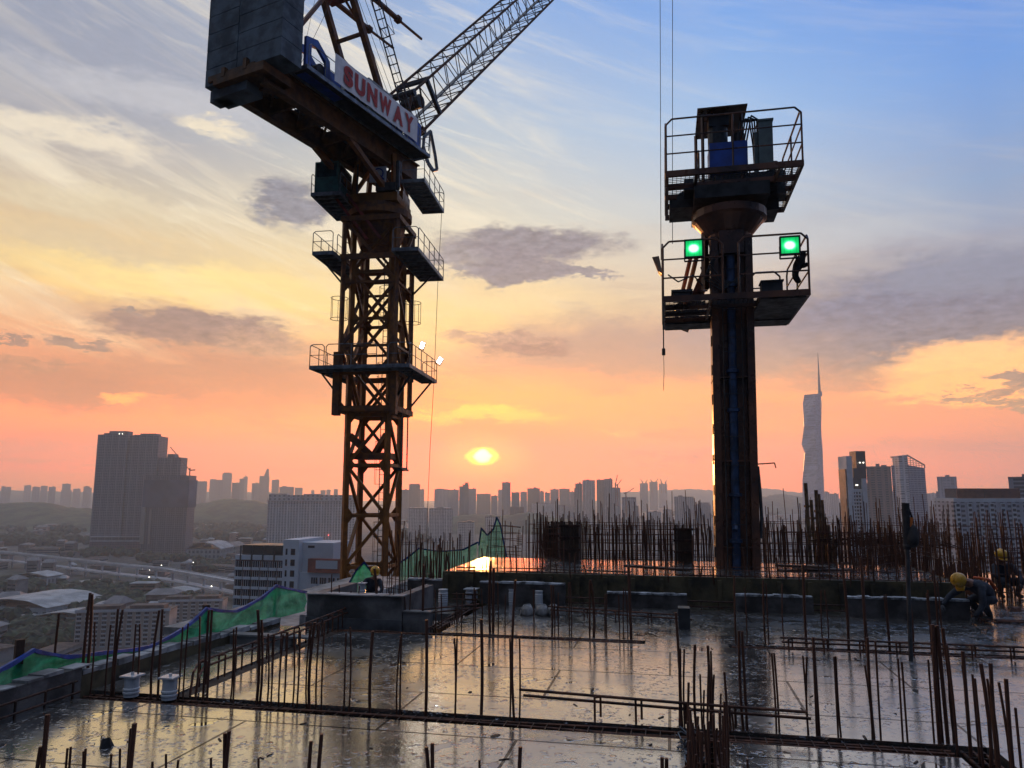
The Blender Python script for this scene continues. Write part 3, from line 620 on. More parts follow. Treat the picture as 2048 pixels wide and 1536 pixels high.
# wide white slab block behind the crane mast
d = 1430.0; m2 = MB(); bx(m2, 536, 712, 1002, None, d, 26)
wsb = tag(m2.build('apartment_slab', facade('slab_white', (0.62, 0.60, 0.60), (0.09, 0.085, 0.09), 5.4, 3.0, .34), origin=Vector((P(620, 985, d).x, d, GZ))), 'wide pale apartment slab left of the crane mast, with many rows of balconies', 'building')
m2 = MB(); bx(m2, 534, 714, 1000, 1003, d - 2, 30); bx(m2, 538, 574, 987.5, 1000, d + 2, 18); bx(m2, 575, 605, 990, 1000, d + 2, 18); bx(m2, 607, 640, 988, 1000, d + 1, 18); bx(m2, 642, 712, 990, 1000, d + 2, 18); m2.build('roof_storey', facade('slab_roof', (0.42, 0.42, 0.44), (0.08, 0.08, 0.09), 9, 6, .5), wsb)
m2 = MB(); c2 = P(656, 1071, d - 3); m2.box(c2.x, c2.x + 1.1, c2.y, c2.y + .8, c2.z, c2.z + 1); m2.build('red_lamp', mat('red_glow', (1, .1, .1), .5, emit=((1.0, 0.12, 0.10), 6)), wsb)

def window_grid(parent, fr, x0, y, cols, dx, z0, rows, dz, w_, h_, frame=True, sill=.0):
    pw = pf = None
    for r_ in range(rows):
        for c_i in range(cols):
            cx, cz = x0 + c_i * dx, z0 - r_ * dz
            if pw is None:
                a = MB(fr); a.box(cx, cx + w_, y - .06, y + .1, cz - h_, cz); pw = a.build('window', WIN, parent); o0 = (cx, cz)
                b = MB(fr)
                for k in range(4): xx = cx + (w_ - .12) * k / 3; b.box(xx, xx + .12, y - .13, y - .062, cz - h_, cz)
                b.box(cx - .1, cx + w_ + .1, y - .6 - sill, y - .05, cz - h_ - .95, cz - h_ - .02); pf = b.build('frame', PW, pw)
            else:
                q = pw.copy(); COL.objects.link(q); q.location = pw.location + fr.x * (cx - o0[0]) + fr.z * (cz - o0[1])
                g = pf.copy(); COL.objects.link(g); g.parent = q
# near white and brown apartment block left of the mast
d = 262.0; ca = P(575, 1112, d); frA = rotframe(Vector((ca.x, d, GZ)), -14); HA = ca.z - GZ
m2 = MB(frA); m2.box(-20.5, 0, 0, 14, 0, HA); m2.box(-.02, 6, -3, 14, 0, P(600, 1078, d).z - GZ); m2.box(6, 17.5, -.5, 13, 0, P(600, 1084, d).z - GZ)
m2.box(6, 24, -2.2, -.5, 0, P(600, 1142, d).z - GZ)
apA = tag(m2.build('apartment_building', PW, origin=frA.o), 'nearest white and brown apartment building, just left of the crane mast', 'building')
m2 = MB(frA); m2.box(-18.5, -.1, 1, 12, HA, HA + 3.4)
for i in range(5): m2.box(-18.5 + i * 4.4, -18.1 + i * 4.4, -.35, .1, 0, HA + 3.3)
m2.build('roof_pergola', PD_, apA)
m2 = MB(frA); m2.box(9.5, 23, -2.9, -.6, P(600, 1142, d).z - GZ + .05, P(600, 1142, d).z - GZ + 4.6); m2.build('red_box', mat('brick_red_paint', (0.24, 0.07, 0.05), .7, 0, .2, .3), apA)
m2 = MB(frA); m2.box(12.5, 20.5, -3.0, -2.91, P(600, 1142, d).z - GZ + 1.4, P(600, 1142, d).z - GZ + 4.1); m2.build('niche', PW, apA)
m2 = MB(frA); m2.box(-20.3, -.3, -.05, 0, HA - 30, HA - 1.6); m2.build('recess_panel', mat('brown_panel', (0.09, 0.045, 0.035), .7, 0, .2, .3), apA)
window_grid(apA, frA, -20.0, -.06, 6, 3.35, HA - 2.0, 8, 3.25, 2.7, 2.1)
m2 = MB(frA)
for k in range(5):
    z = P(600, 1090, d).z - GZ - 1 - k * (5.5 if k < 1 else 3.6); m2.box(3.0, 4.6, -3.06, -2.9, z - 2.1, z); m2.box(1.0, 1.7, -3.06, -2.9, z - 2.1, z)
m2.box(8, 10.5, -.56, -.4, P(600, 1090, d).z - GZ - .8, P(600, 1090, d).z - GZ); m2.build('stair_window', WIN, apA)
window_grid(apA, frA, 10.5, -2.26, 4, 3.2, P(600, 1142, d).z - GZ - 1.6, 5, 3.25, 2.6, 2.1)

# two cream walk-up blocks lower left, and the roofs beyond
def walkup(px0, px1, ytop, d, cols, rot, label):
    c0 = P(px0, ytop, d); c1 = P(px1, ytop, d); W = (c1.x - c0.x); fr = rotframe(Vector((c0.x, d, GZ)), rot); H = c0.z - GZ
    m2 = MB(fr); m2.box(0, W, 0, 18, 0, H); o = tag(m2.build('walk_up_block', mat('cream_render', (0.36, 0.33, 0.30), .8, 0, .15, .08), origin=fr.o), label, 'building')
    m2 = MB(fr); m2.box(-.6, W + .6, -.6, 18.6, H, H + .5); m2.box(W * .08, W * .45, 3, 14, H + .5, H + 3.2); m2.box(W * .55, W * .92, 3, 14, H + .5, H + 3.2); m2.build('roof', mat('stained_roof', (0.10, 0.085, 0.08), .9, 0, .3, .2), o)
    m2 = MB(fr); m2.box(-.62, W + .62, -.75, -.6, H - .6, H + 1.3); m2.build('parapet', PW, o)
    window_grid(o, fr, .8, -.08, cols, (W - 1) / cols, H - 1.0, 8, 3.0, (W - 1) / cols * .55, 1.6)
walkup(152, 330, 1224, 540, 11, 8, 'cream eight-storey walk-up block in the lower left, nearest to the green net')
walkup(318, 440, 1203, 640, 8, 8, 'cream walk-up block behind and right of the nearest cream block')
# sheds
def shed(px0, px1, py, d, dep, h, label, arch=False, rot=0, m=PALER, name='warehouse'):
    c0 = G(px0, py, GZ) if d is None else P(px0, py, d); d = c0.y; W = P(px1, py, d).x - c0.x; fr = rotframe(Vector((c0.x, d, GZ)), rot)
    m2 = MB(fr); m2.box(0, W, 0, dep, 0, h); o = tag(m2.build(name, facade('shed_wall', (0.26, 0.31, 0.33), (0.08, 0.09, 0.1), 7, 8, .4), origin=fr.o), label, 'warehouse' if name == 'warehouse' else 'building')
    pts = [(-.8, 0), (W * .25, h * (.5 if arch else .28)), (W * .5, h * (.62 if arch else .42)), (W * .75, h * (.5 if arch else .28)), (W + .8, 0)]
    vs = [(x, -1, h + z + .05) for x, z in pts] + [(x, dep + 1, h + z + .05) for x, z in pts] + [(x, -1, h + z + .5) for x, z in pts] + [(x, dep + 1, h + z + .5) for x, z in pts]
    fs = []
    for i in range(4): fs += [(i, i + 1, 6 + i, 5 + i), (10 + i, 11 + i, 16 + i, 15 + i), (i, i + 1, 11 + i, 10 + i), (5 + i, 6 + i, 16 + i, 15 + i)]
    MB(fr).add(vs, fs).build('roof', m, o)
    mm = MB(fr); mm.prism([(x, z) for x, z in pts[:]] , 0, .3)
    return o
shed(-60, 118, 1236, None, 70, 11, 'large arched grey warehouse at the left edge', True, -12)
shed(70, 200, 1254, None, 26, 9, 'long low blue-walled shed right of the arched warehouse', False, -10)
shed(22, 96, 1172, None, 30, 11, 'white two-level shed beyond the arched warehouse', False, -4)
shed(106, 190, 1182, None, 40, 6, 'wide pale flat shed right of the white shed', False, -6)
shed(305, 372, 1205, None, 40, 8, 'pale hipped-roof hall in front of the viaduct', False, 5)
shed(372, 440, 1120, None, 60, 18, 'school-like block with shining white roof sheets right of the netted high-rise', True, 0)
shed(440, 470, 1112, None, 50, 16, 'brown-roofed low block right of the school-like block', False, 0, ROOFM)
shed(2, 60, 1246, None, 20, 5, 'pale green low shed at the lower left edge', False, 0)

# viaduct with piers
vp = [(-80, 1128, 22), (0, 1133, 22), (130, 1148, 21), (230, 1160, 20), (330, 1172, 20), (415, 1190, 20), (480, 1204, 20), (560, 1222, 20), (650, 1250, 20)]
pts = [G(x, y, GZ) + ZV * h for x, y, h in vp]
via = empty('viaduct', (pts[3].x, pts[3].y, GZ), 'grey elevated rail viaduct on piers crossing the lower left', 'viaduct')
m2 = MB(); m3 = MB(); m4 = MB()
for a, b in zip(pts, pts[1:]):
    n = Vector((-(b - a).y, (b - a).x, 0)).normalized()
    for lo, ww, mm in ((0, 4.5, m2), (-11, 6, m4)):
        q = [a - n * ww, b - n * ww, b + n * ww, a + n * ww]
        mm.add([tuple(p_ + ZV * (lo - 1.9)) for p_ in q] + [tuple(p_ + ZV * lo) for p_ in q], BX)
    for sgn in (-1, 1):
        q0 = a + n * (4.5 * sgn) + ZV * .1; q1 = b + n * (4.5 * sgn) + ZV * .1
        m3.add([tuple(q0), tuple(q1), tuple(q1 + n * .3 * sgn), tuple(q0 + n * .3 * sgn), tuple(q0 + ZV * 1.3), tuple(q1 + ZV * 1.3), tuple(q1 + n * .3 * sgn + ZV * 1.3), tuple(q0 + n * .3 * sgn + ZV * 1.3)], BX)
VC = mat('viaduct_concrete', (0.50, 0.51, 0.52), .8, 0, .15, .03)
m2.build('deck', VC, via); m4.build('lower_road', VC, via); m3.build('parapet', VC, via)
tot = 0.0; nxt = 12.0
for a, b in zip(pts, pts[1:]):
    L = (b - a).length
    while nxt < tot + L:
        c2 = a.lerp(b, (nxt - tot) / L); m2 = MB(); m2.box(c2.x - 1.1, c2.x + 1.1, c2.y - 1.1, c2.y + 1.1, GZ, c2.z - 3); m2.box(c2.x - 3.2, c2.x + 3.2, c2.y - 1.2, c2.y + 1.2, c2.z - 3, c2.z - 1.95); m2.build('pier', VC, via); nxt += 42
    tot += L
# road at the foot and a few lit lamps
m2 = MB()
for px, py in ((386, 1128), (444, 1122), (284, 1142), (298, 1144), (310, 1144), (422, 1180), (345, 1148), (322, 1134), (297, 1160)):
    c2 = G(px, py + 10, GZ); h = 9.0
    t = empty('street_lamp', (c2.x, c2.y, GZ), 'tiny lit street lamp near the viaduct in the lower left', 'street lamp', 'lit street lamps near the viaduct')
    MB().tube((c2.x, c2.y, GZ), (c2.x, c2.y, GZ + h), .12, 5).build('pole', STEEL, t)
    MB().lathe((c2.x, c2.y, GZ + h), [(.1, 0), (.55, .3), (.55, .8), (.1, 1.0)], 8).build('lamp', LAMP, t)
# low-rise city
rr = random.Random(5); protos = []
LOW = [mat('low_wall_a', (0.33, 0.32, 0.30), .8, 0, .2, .1), mat('low_wall_b', (0.22, 0.22, 0.22), .8, 0, .2, .1), mat('low_wall_c', (0.28, 0.22, 0.19), .8, 0, .2, .1)]
LR = [PALER, mat('tile_roof', (0.10, 0.07, 0.06), .85, 0, .3, .2), ROOFM]
for k in range(6):
    m2 = MB(); w2, d2, h2 = [(14, 10, 7), (30, 12, 9), (20, 20, 12), (45, 16, 8), (12, 12, 16), (24, 12, 14)][k]
    m2.box(-w2 / 2, w2 / 2, -d2 / 2, d2 / 2, 0, h2); nf = len(m2.f)
    e = 1.0; vs = [(-w2 / 2 - e, -d2 / 2 - e, h2 + .02), (w2 / 2 + e, -d2 / 2 - e, h2 + .02), (w2 / 2 + e, d2 / 2 + e, h2 + .02), (-w2 / 2 - e, d2 / 2 + e, h2 + .02), (-w2 / 2 * .7, 0, h2 + (3.2 if k % 2 == 0 else 1.2)), (w2 / 2 * .7, 0, h2 + (3.2 if k % 2 == 0 else 1.2))]
    m2.add(vs, [(0, 1, 5, 4), (1, 2, 5), (2, 3, 4, 5), (3, 0, 4), (0, 3, 2, 1)])
    for s_ in (-1, 1):
        for fz in range(int(h2 // 3.2)): m2.box(-w2 / 2 + .8, w2 / 2 - .8, s_ * (d2 / 2 + .06) - .05, s_ * (d2 / 2 + .06) + .05, 1 + fz * 3.2, 2.4 + fz * 3.2)
    o = m2.build('low_rise_building', [LOW[k % 3], LR[(k + (k > 2)) % 3], WIN], origin=Vector((0, 0, 0)))
    for i, p_ in enumerate(o.data.polygons): p_.material_index = 0 if i < nf else (1 if i < nf + 5 else 2)
    protos.append(o)
used = [False] * 6; occ = []
cnt = 0
for i in range(5000):
    if cnt >= 250: break
    left = rr.random() < .72
    px = rr.uniform(-20, 720) if left else rr.uniform(790, 2080)
    dd = math.exp(rr.uniform(math.log(480), math.log(2700))) if left else rr.uniform(1300, 3400)
    c2 = P(px, 1000, dd); c2.z = GZ
    if any((c2.x - x) ** 2 + (c2.y - y) ** 2 < (rad + 20) ** 2 for x, y, rad in occ): continue
    pyb = 985 + 114 * FPX / dd
    if left and ((60 < px < 300 and 1165 < pyb < 1245) or (px < 210 and 1225 < pyb < 1275) or (140 < px < 430 and 1260 < pyb) or (170 < px < 385 and 1085 < pyb < 1120)): continue
    if (520 < px < 720 and 1090 < pyb < 1120) or pyb > 1330 or (460 < px < 690 and pyb > 1200): continue
    if min((c2 - q).to_2d().length for q in pts) < 24 or min((c2 - a_.lerp(b_2, f)).to_2d().length for a_, b_2 in zip(pts, pts[1:]) for f in (.25, .5, .75)) < 26: continue
    k = rr.randrange(6); o = protos[k] if not used[k] else protos[k].copy()
    if used[k]: COL.objects.link(o)
    used[k] = True; o.location = c2; o.rotation_euler = (0, 0, rr.choice((0.1, 0.25, 1.7, -.3)) + rr.uniform(-.1, .1)); s_ = rr.uniform(.75, 1.3); o.scale = (s_, s_, s_ * rr.uniform(.8, 1.3))
    occ.append((c2.x, c2.y, 12)); cnt += 1
    tag(o, 'small low building among the hazy rooftops of the city below' , 'building', 'low buildings of the city below')
for o in [p for p, u_ in zip(protos, used) if not u_]: bpy.data.objects.remove(o)
# woodland masses between the roofs
bm = bmesh.new(); bmesh.ops.create_icosphere(bm, subdivisions=2, radius=1); iv = [v.co.copy() for v in bm.verts]; if_ = [[v.index for v in f.verts] for f in bm.faces]; bm.free()
wv, wf = [], []; rr = random.Random(11)
patches = [(180, 1200, 95, 24, 190), (60, 1285, 80, 20, 90), (280, 1195, 60, 18, 120), (230, 1228, 90, 14, 120), (95, 1270, 70, 18, 80), (30, 1180, 50, 12, 60), (90, 1085, 110, 8, 90), (200, 1110, 80, 7, 60), (330, 1120, 60, 6, 40),
           (480, 1075, 90, 8, 110), (430, 1060, 90, 8, 80), (420, 1135, 50, 10, 60), (150, 1060, 160, 8, 110), (840, 1075, 40, 10, 50), (930, 1050, 60, 8, 60), (1450, 1030, 120, 10, 60), (1700, 1020, 200, 10, 60), (560, 1110, 60, 8, 60), (20, 1240, 40, 6, 30), (380, 1215, 60, 12, 50)]
for (cx, cyy, rx, ry, n) in patches:
    for i in range(n):
        t = rr.uniform(0, 6.283); q = math.sqrt(rr.random()); c2 = G(cx + rx * q * math.cos(t), max(1024, cyy + ry * q * math.sin(t)), GZ); s_ = rr.uniform(4.5, 8.5) * (1 if c2.y < 1500 else 1.7)
        o_ = len(wv); jit = [rr.uniform(.68, 1.18) for _ in iv]
        wv += [(c2.x + v.x * s_ * j, c2.y + v.y * s_ * j, GZ + s_ * .75 + v.z * s_ * .85 * j) for v, j in zip(iv, jit)]; wf += [[k + o_ for k in f] for f in if_]
WL = MB(); WL.add(wv, wf); tag(WL.build('woodland', mat('near_foliage', (0.028, 0.042, 0.02), .9, 0, .6, .12)), 'dark tree masses between the buildings of the city below', 'trees', kind='stuff')

# small cranes standing on far unfinished towers
def far_crane(px, py0, d, hpx, jib, lab):
    c2 = P(px, py0, d); h = hpx * d / FPX; t = MB(); t.bar((c2.x, c2.y, c2.z - 60), (c2.x, c2.y, c2.z + h), d * .0012)
    o = tag(t.build('far_tower_crane', mat('far_crane_paint', (.25, .1, .07), .6), origin=Vector((c2.x, c2.y, c2.z - 60))), lab, 'tower crane')
    e = P(px + jib[0], py0 - jib[1] - hpx * .6, d); t = MB(); t.bar((c2.x, c2.y, c2.z + h * .7), tuple(e), d * .0008); t.build('jib', MATS['far_crane_paint'], o)
    t = MB(); t.bar((c2.x, c2.y, c2.z + h * .7), (c2.x - (e.x - c2.x) * .25, c2.y, c2.z + h * .75), d * .0015); t.build('counter_jib', MATS['far_crane_paint'], o)
far_crane(379, 952, 1430, 16, (-38, 48), 'small red and white crane rising beside the netted high-rise')
far_crane(1231, 976, 2500, 10, (4, 20), 'left one of two tiny cranes on the right end of the close-set towers')
far_crane(1235, 976, 2500, 8, (8, 12), 'right one of two tiny cranes on the right end of the close-set towers')
far_crane(1252, 994, 2300, 10, (16, 12), 'tiny crane on the unfinished broad tower')
for i, px in enumerate((1285, 1292, 1304, 1312, 1323, 1331)): far_crane(px, 967, 4800, 4, ((-4, 6), (3, 5), (-3, 6), (4, 7), (-2, 6), (3, 4))[i], '%s of the tiny cranes above the three equal far towers, counted from the left' % ORD[i])

hz = MB(); hz.box(-8700, 8700, -450, 9700, GZ - 1.2, 590)
hm = bpy.data.materials.new('haze'); hm.use_nodes = True; hm.node_tree.nodes.clear(); T = NT(hm.node_tree)
pv = T.node('ShaderNodeVolumePrincipled'); pv.inputs['Color'].default_value = HAZE_COL; pv.inputs['Density'].default_value = HAZE_D; pv.inputs['Anisotropy'].default_value = HAZE_G
ho = T.node('ShaderNodeOutputMaterial'); T.l.new(pv.outputs[0], ho.inputs['Volume'])
tag(hz.build('haze', hm), kind='stuff')
# ---------------------------------------------------------------- luffing tower crane on the left
MA = Vector((-7.3, 39.2, 0)); FM = rotframe(MA, -8)
crane = empty('tower_crane', (MA.x, MA.y, -30), 'huge yellow luffing tower crane with a stacked dark counterweight and raised lattice jib', 'tower crane')
def mast(fr, hw, z0, z1, ph, leg, br, name, m, gus=.38, par=crane, xall=True):
    mb = MB(fr)
    for sx in (-1, 1):
        for sy in (-1, 1): mb.bar((sx * hw, sy * hw, z0), (sx * hw, sy * hw, z1), leg)
    mb.build_parts(name + '_leg', m, par, every=True)
    mb = MB(fr); n = round((z1 - z0) / ph); ph = (z1 - z0) / n
    C4 = [(-hw, -hw), (hw, -hw), (hw, hw), (-hw, hw)]
    for k in range(n + 1):
        z = z0 + k * ph
        for i in range(4):
            a, b = C4[i], C4[(i + 1) % 4]; mb.bar((a[0], a[1], z), (b[0], b[1], z), leg * .62)
            if k < n:
                p0, p1 = ((a[0], a[1], z), (b[0], b[1], z + ph)); q0, q1 = ((b[0], b[1], z), (a[0], a[1], z + ph))
                if xall or (k + i) % 2: mb.bar(p0, p1, br)
                if xall or not (k + i) % 2: mb.bar(q0, q1, br)
            d = Vector((b[0] - a[0], b[1] - a[1], 0)).normalized()
            for (c, s_) in ((a, 1), (b, -1)):
                for sg in (-1, 1):
                    if (k == 0 and sg < 0) or (k == n and sg > 0): continue
                    c0 = Vector((c[0], c[1], z)); g = [c0, c0 + d * s_ * gus * 1.25, c0 + d * s_ * gus * .55 + ZV * sg * gus * .9, c0 + ZV * sg * gus * 1.5]
                    nn = Vector((d.y, -d.x, 0)) * .012
                    mb.add([tuple(p - nn) for p in g] + [tuple(p + nn) for p in g], [(0, 1, 2, 3), (7, 6, 5, 4), (0, 4, 5, 1), (1, 5, 6, 2), (2, 6, 7, 3), (3, 7, 4, 0)])
    mb.build('mast_bracing', m, par)
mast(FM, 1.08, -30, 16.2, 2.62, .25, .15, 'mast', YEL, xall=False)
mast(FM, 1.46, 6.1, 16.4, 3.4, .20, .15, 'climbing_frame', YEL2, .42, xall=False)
mb = MB(FM)
for z in (6.1, 8.0, 14.2, 16.3):
    for s_ in (-1, 1):
        mb.box(-1.62, 1.62, s_ * 1.55 - .08, s_ * 1.55 + .08, z, z + .28); mb.box(s_ * 1.55 - .08, s_ * 1.55 + .08, -1.62, 1.62, z + .002, z + .276)
mb.box(-1.75, -1.4, -1.7, -1.3, 5.9, 9.2); mb.box(1.35, 1.65, -1.72, -1.35, 5.9, 8.6); mb.box(-1.05, 1.05, -.9, .9, 3.7, 4.0)
for s_ in (-1, 1): mb.bar((s_ * 1.0, -1.0, 4.9), (s_ * .1, -.2, 3.9), .3)
mb.build_parts('climbing_collar', YEL2, crane, every=True)
mb = MB(FM)
for k in range(7):
    z = -10 + k * 4.2; ladder(mb, (.45, .3, z), (.45, .3, z + 4.2), (1, 0, 0), .42, .3, .018)
mb.build('ladder', DARK, crane)
mb = MB(FM)
for z in (-6.0, -1.8, 2.4, 6.6, 10.8):
    mb.mark()
    for q in range(4): mb.ring((.45, .05, z + q * .75), .38, .012, 12, 4)
    for t in range(5): a = R(200 + t * 35); mb.tube((.45 + .38 * math.cos(a), .05 + .38 * math.sin(a), z), (.45 + .38 * math.cos(a), .05 + .38 * math.sin(a), z + 2.25), .010, 4)
for cx, cy_ in ((-1.95, -.6), (1.7, .9)):       # two hoop cages outside the frame
    mb.mark()
    for z in (11.2, 12.35): mb.ring((cx, cy_, z), .46, .018, 14, 4)
    for t in range(6): a = t * math.pi / 3; mb.tube((cx + .46 * math.cos(a), cy_ + .46 * math.sin(a), 11.2), (cx + .46 * math.cos(a), cy_ + .46 * math.sin(a), 12.35), .014, 4)
mb.build_parts('ladder_hoops', DARK, crane)
mb = MB(FM); mb.path([(1.35, -.9, 3.2), (1.75, -.9, 3.2), (1.75, -.9, 6.0), (1.35, -.9, 6.0)], .035); mb.path([(1.35, .2, 3.2), (1.75, .2, 3.2), (1.75, .2, 6.0)], .035)
mb.tube((1.75, -.9, 3.2), (1.75, .2, 3.2), .05); mb.box(1.55, 1.85, -.95, .25, 3.08, 3.16); mb.build('hung_ladder_basket', DARK, crane)
# work platforms: (x0,x1,y0,y1,z, railing polyline)
def platform(fr, rects, z, rails, name='platform', par=crane, m=STEEL, joist=.75, th=.05, fm=None):
    mb = MB(fr)
    for (x0, x1, y0, y1) in rects:
        mb.box(x0, x1, y0, y0 + .07, z - .17, z + .02); mb.box(x0, x1, y1 - .07, y1, z - .17, z + .02); mb.box(x0, x0 + .07, y0 + .07, y1 - .07, z - .17, z + .02); mb.box(x1 - .07, x1, y0 + .07, y1 - .07, z - .17, z + .02)
        n = max(1, int((y1 - y0) / joist))
        for i in range(1, n): y = y0 + (y1 - y0) * i / n; mb.box(x0 + .07, x1 - .07, y - .03, y + .03, z - .15, z - .045)
    o = mb.build(name, m, par)
    mb = MB(fr)
    for (x0, x1, y0, y1) in rects:
        n = int((x1 - x0 - .14) / .045)
        for i in range(n): x = x0 + .07 + .045 * i; mb.box(x, x + .020 , y0 + .07, y1 - .07, z - .04, z - .002)
        n = int((y1 - y0 - .14) / .12)
        for i in range(n): y = y0 + .07 + .12 * i; mb.box(x0 + .07, x1 - .07, y, y + .03, z - .038, z - .006)
    mb.build('grating', fm or DARK, o)
    mb = MB(fr)
    for r_ in rails: railing(mb, [(x, y, z) for x, y in r_])
    mb.build('railing', m, o); return o
platform(FM, [(-2.62, 2.62, -2.7, -1.7), (-2.62, -1.7, -1.69, 3.0), (1.7, 2.62, -1.69, 3.0)], 8.3, [[(-2.6, -2.68), (-2.6, 2.98)], [(-2.6, -2.68), (-1.85, -2.68)], [(-1.75, -2.68), (.9, -2.68)], [(1.5, -2.68), (2.6, -2.68), (2.6, 2.98), (1.75, 2.98)], [(-2.6, 2.98), (-1.75, 2.98)], [(-1.7, 0), (-1.7, 2.98)]])
platform(FM, [(-2.7, -1.55, -2.7, 2.6)], 14.3, [[(-2.68, 2.58), (-2.68, -2.68), (-1.6, -2.68)], [(-1.55, -2.2), (-1.55, 0)]], joist=.6)
platform(FM, [(1.55, 2.95, -2.7, 2.9)], 14.3, [[(1.6, -2.68), (2.93, -2.68)], [(2.93, -2.6), (2.93, 2.88), (1.6, 2.88)]], joist=.6)
platform(FM, [(1.7, 3.0, -1.9, 2.6)], 18.3, [[(1.72, -1.88), (2.98, -1.88), (2.98, 2.58), (1.72, 2.58)], [(2.4, 0.2), (2.4, 1.6)]], joist=.55)
platform(FM, [(-3.0, -1.35, -2.5, 1.2)], 17.6, [[(-2.98, 1.18), (-2.98, -2.48)], [(-1.4, -2.48), (-1.4, -.6)]], joist=.5)
mb = MB(FM)
for a, b in (((-2.4, -1.6, 8.1), (-1.5, -1.4, 6.9)), ((2.5, -1.6, 8.1), (1.55, -1.3, 6.8)), ((2.5, 2.2, 8.1), (1.5, 1.5, 6.6)), ((-2.4, 2.4, 8.1), (-1.5, 1.5, 6.6)), ((2.6, 1.6, 14.1), (1.5, 1.4, 12.9)), ((-2.5, 1.6, 14.1), (-1.5, 1.4, 12.9)), ((-2.5, -1.6, 14.1), (-1.5, -1.4, 12.9))): mb.bar(a, b, .09)
mb.build_parts('platform_strut', DARK, crane, every=True)
# slewing table
mb = MB(FM); mb.lathe((0, 0, 0), [(1.05, 15.2), (1.30, 15.9), (1.42, 16.5), (1.42, 16.75), (1.75, 16.8), (1.75, 17.15), (1.5, 17.2), (1.5, 17.45)], 28); mb.build('slewing_ring', YEL2, crane, smooth=False)
mb = MB(FM); mb.box(-1.35, 1.35, -1.35, 1.35, 17.46, 17.9)
for sx in (-1, 1):
    for sy in (-1, 1): mb.bar((sx * 1.15, sy * 1.15, 17.9), (sx * 1.0, sy * 1.0, 20.2), .24)
for s_ in (-1, 1): mb.bar((s_ * 1.15, -1.15, 17.9), (-s_ * .2, -1.05, 20.0), .18); mb.bar((1.15, s_ * 1.15, 17.9), (1.0, -s_ * .3, 20.1), .18)
mb.box(-1.3, 1.3, -.1, 1.3, 17.9, 18.5); mb.build('slewing_tower', YEL, crane)
mb = MB(FM)
for x in (-2.1, -1.35): mb.bar((x, -1.6, 17.8), (x + 1.9, -1.45, 15.3), .15)
mb.build_parts('red_ram', REDP, crane, every=True)
mb = MB(FM); mb.box(-2.85, -1.55, -2.4, -.4, 17.66, 19.35); mb.box(-2.6, -2.0, -2.3, -1.2, 19.36, 19.85)
cab = mb.build('cabin', GRN, crane)
mb = MB(FM); mb.box(-2.75, -1.65, -2.42, -2.405, 18.5, 19.25); mb.box(-1.548, -1.53, -2.2, -.6, 18.3, 19.2); mb.build('cabin_window', mat('cabin_glass', (0.02, 0.05, 0.06), .08), cab)
mb = MB(FM); mb.box(-.15, .75, -1.52, -1.40, 18.45, 19.3); bn = mb.build('small_banner', WHT, crane)
mb = MB(FM); mb.ring((.35, -1.56, 18.9), .27, .035, 16, 5, 'y'); mb.tube((.42, -1.56, 18.8), (.68, -1.56, 18.55), .04); mb.build('round_mark', BLUE, bn)
mb = MB(FM); mb.box(.2, 1.3, -1.5, -.8, 17.95, 18.4); mb.tube((1.4, -1.4, 18.0), (1.4, -1.4, 19.6), .12); mb.tube((-.9, -1.3, 17.9), (-.9, -1.3, 19.6), .05); mb.build_parts('slew_gear', DARK, crane, every=True)
# machinery deck on the counter-jib
e1 = Vector((-.447, -.894, 0)); e2 = Vector((.894, -.447, 0)); FD = Frame(MA, e1, e2)
ZD = 20.75
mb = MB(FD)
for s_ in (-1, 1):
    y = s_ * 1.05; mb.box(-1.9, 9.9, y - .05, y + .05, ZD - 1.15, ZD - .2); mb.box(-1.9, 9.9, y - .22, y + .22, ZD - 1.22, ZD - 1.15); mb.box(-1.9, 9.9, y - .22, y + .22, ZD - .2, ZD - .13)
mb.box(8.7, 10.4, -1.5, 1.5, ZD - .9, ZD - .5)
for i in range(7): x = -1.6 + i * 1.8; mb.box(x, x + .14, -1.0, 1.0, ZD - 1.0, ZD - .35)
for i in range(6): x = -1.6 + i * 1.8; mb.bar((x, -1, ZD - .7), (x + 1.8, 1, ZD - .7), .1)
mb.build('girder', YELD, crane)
mb = MB(FD)
for s_ in (-1, 1): mb.bar((.5, s_ * 1.0, 17.95), (4.2, s_ * 1.1, ZD - 1.15), .26)
mb.build_parts('girder_strut', YEL2, crane, every=True)
platform(FD, [(-1.3, 8.7, 1.32, 2.38)], ZD, [[(-1.28, 1.4), (-1.28, 2.36), (8.6, 2.36)]], 'walkway', joist=.6)
platform(FD, [(-1.0, 8.9, -2.35, -1.32)], ZD, [[(-.98, -1.4), (-.98, -2.33), (8.8, -2.33)]], 'walkway', joist=.6)
mb = MB(FD); mb.box(-.9, 3.3, -1.3, 1.3, ZD - .12, ZD - .06); mb.box(4.1, 6.0, -1.3, 1.3, ZD - .12, ZD - .06); mb.box(6.9, 8.6, -1.3, 1.3, ZD - .12, ZD - .06)
for i in range(14): x = -.9 + i * .72; mb.box(x, x + .09, -2.5, -1.3, ZD - .34, ZD - .18)
mb.build('deck_plate', DARK, crane)
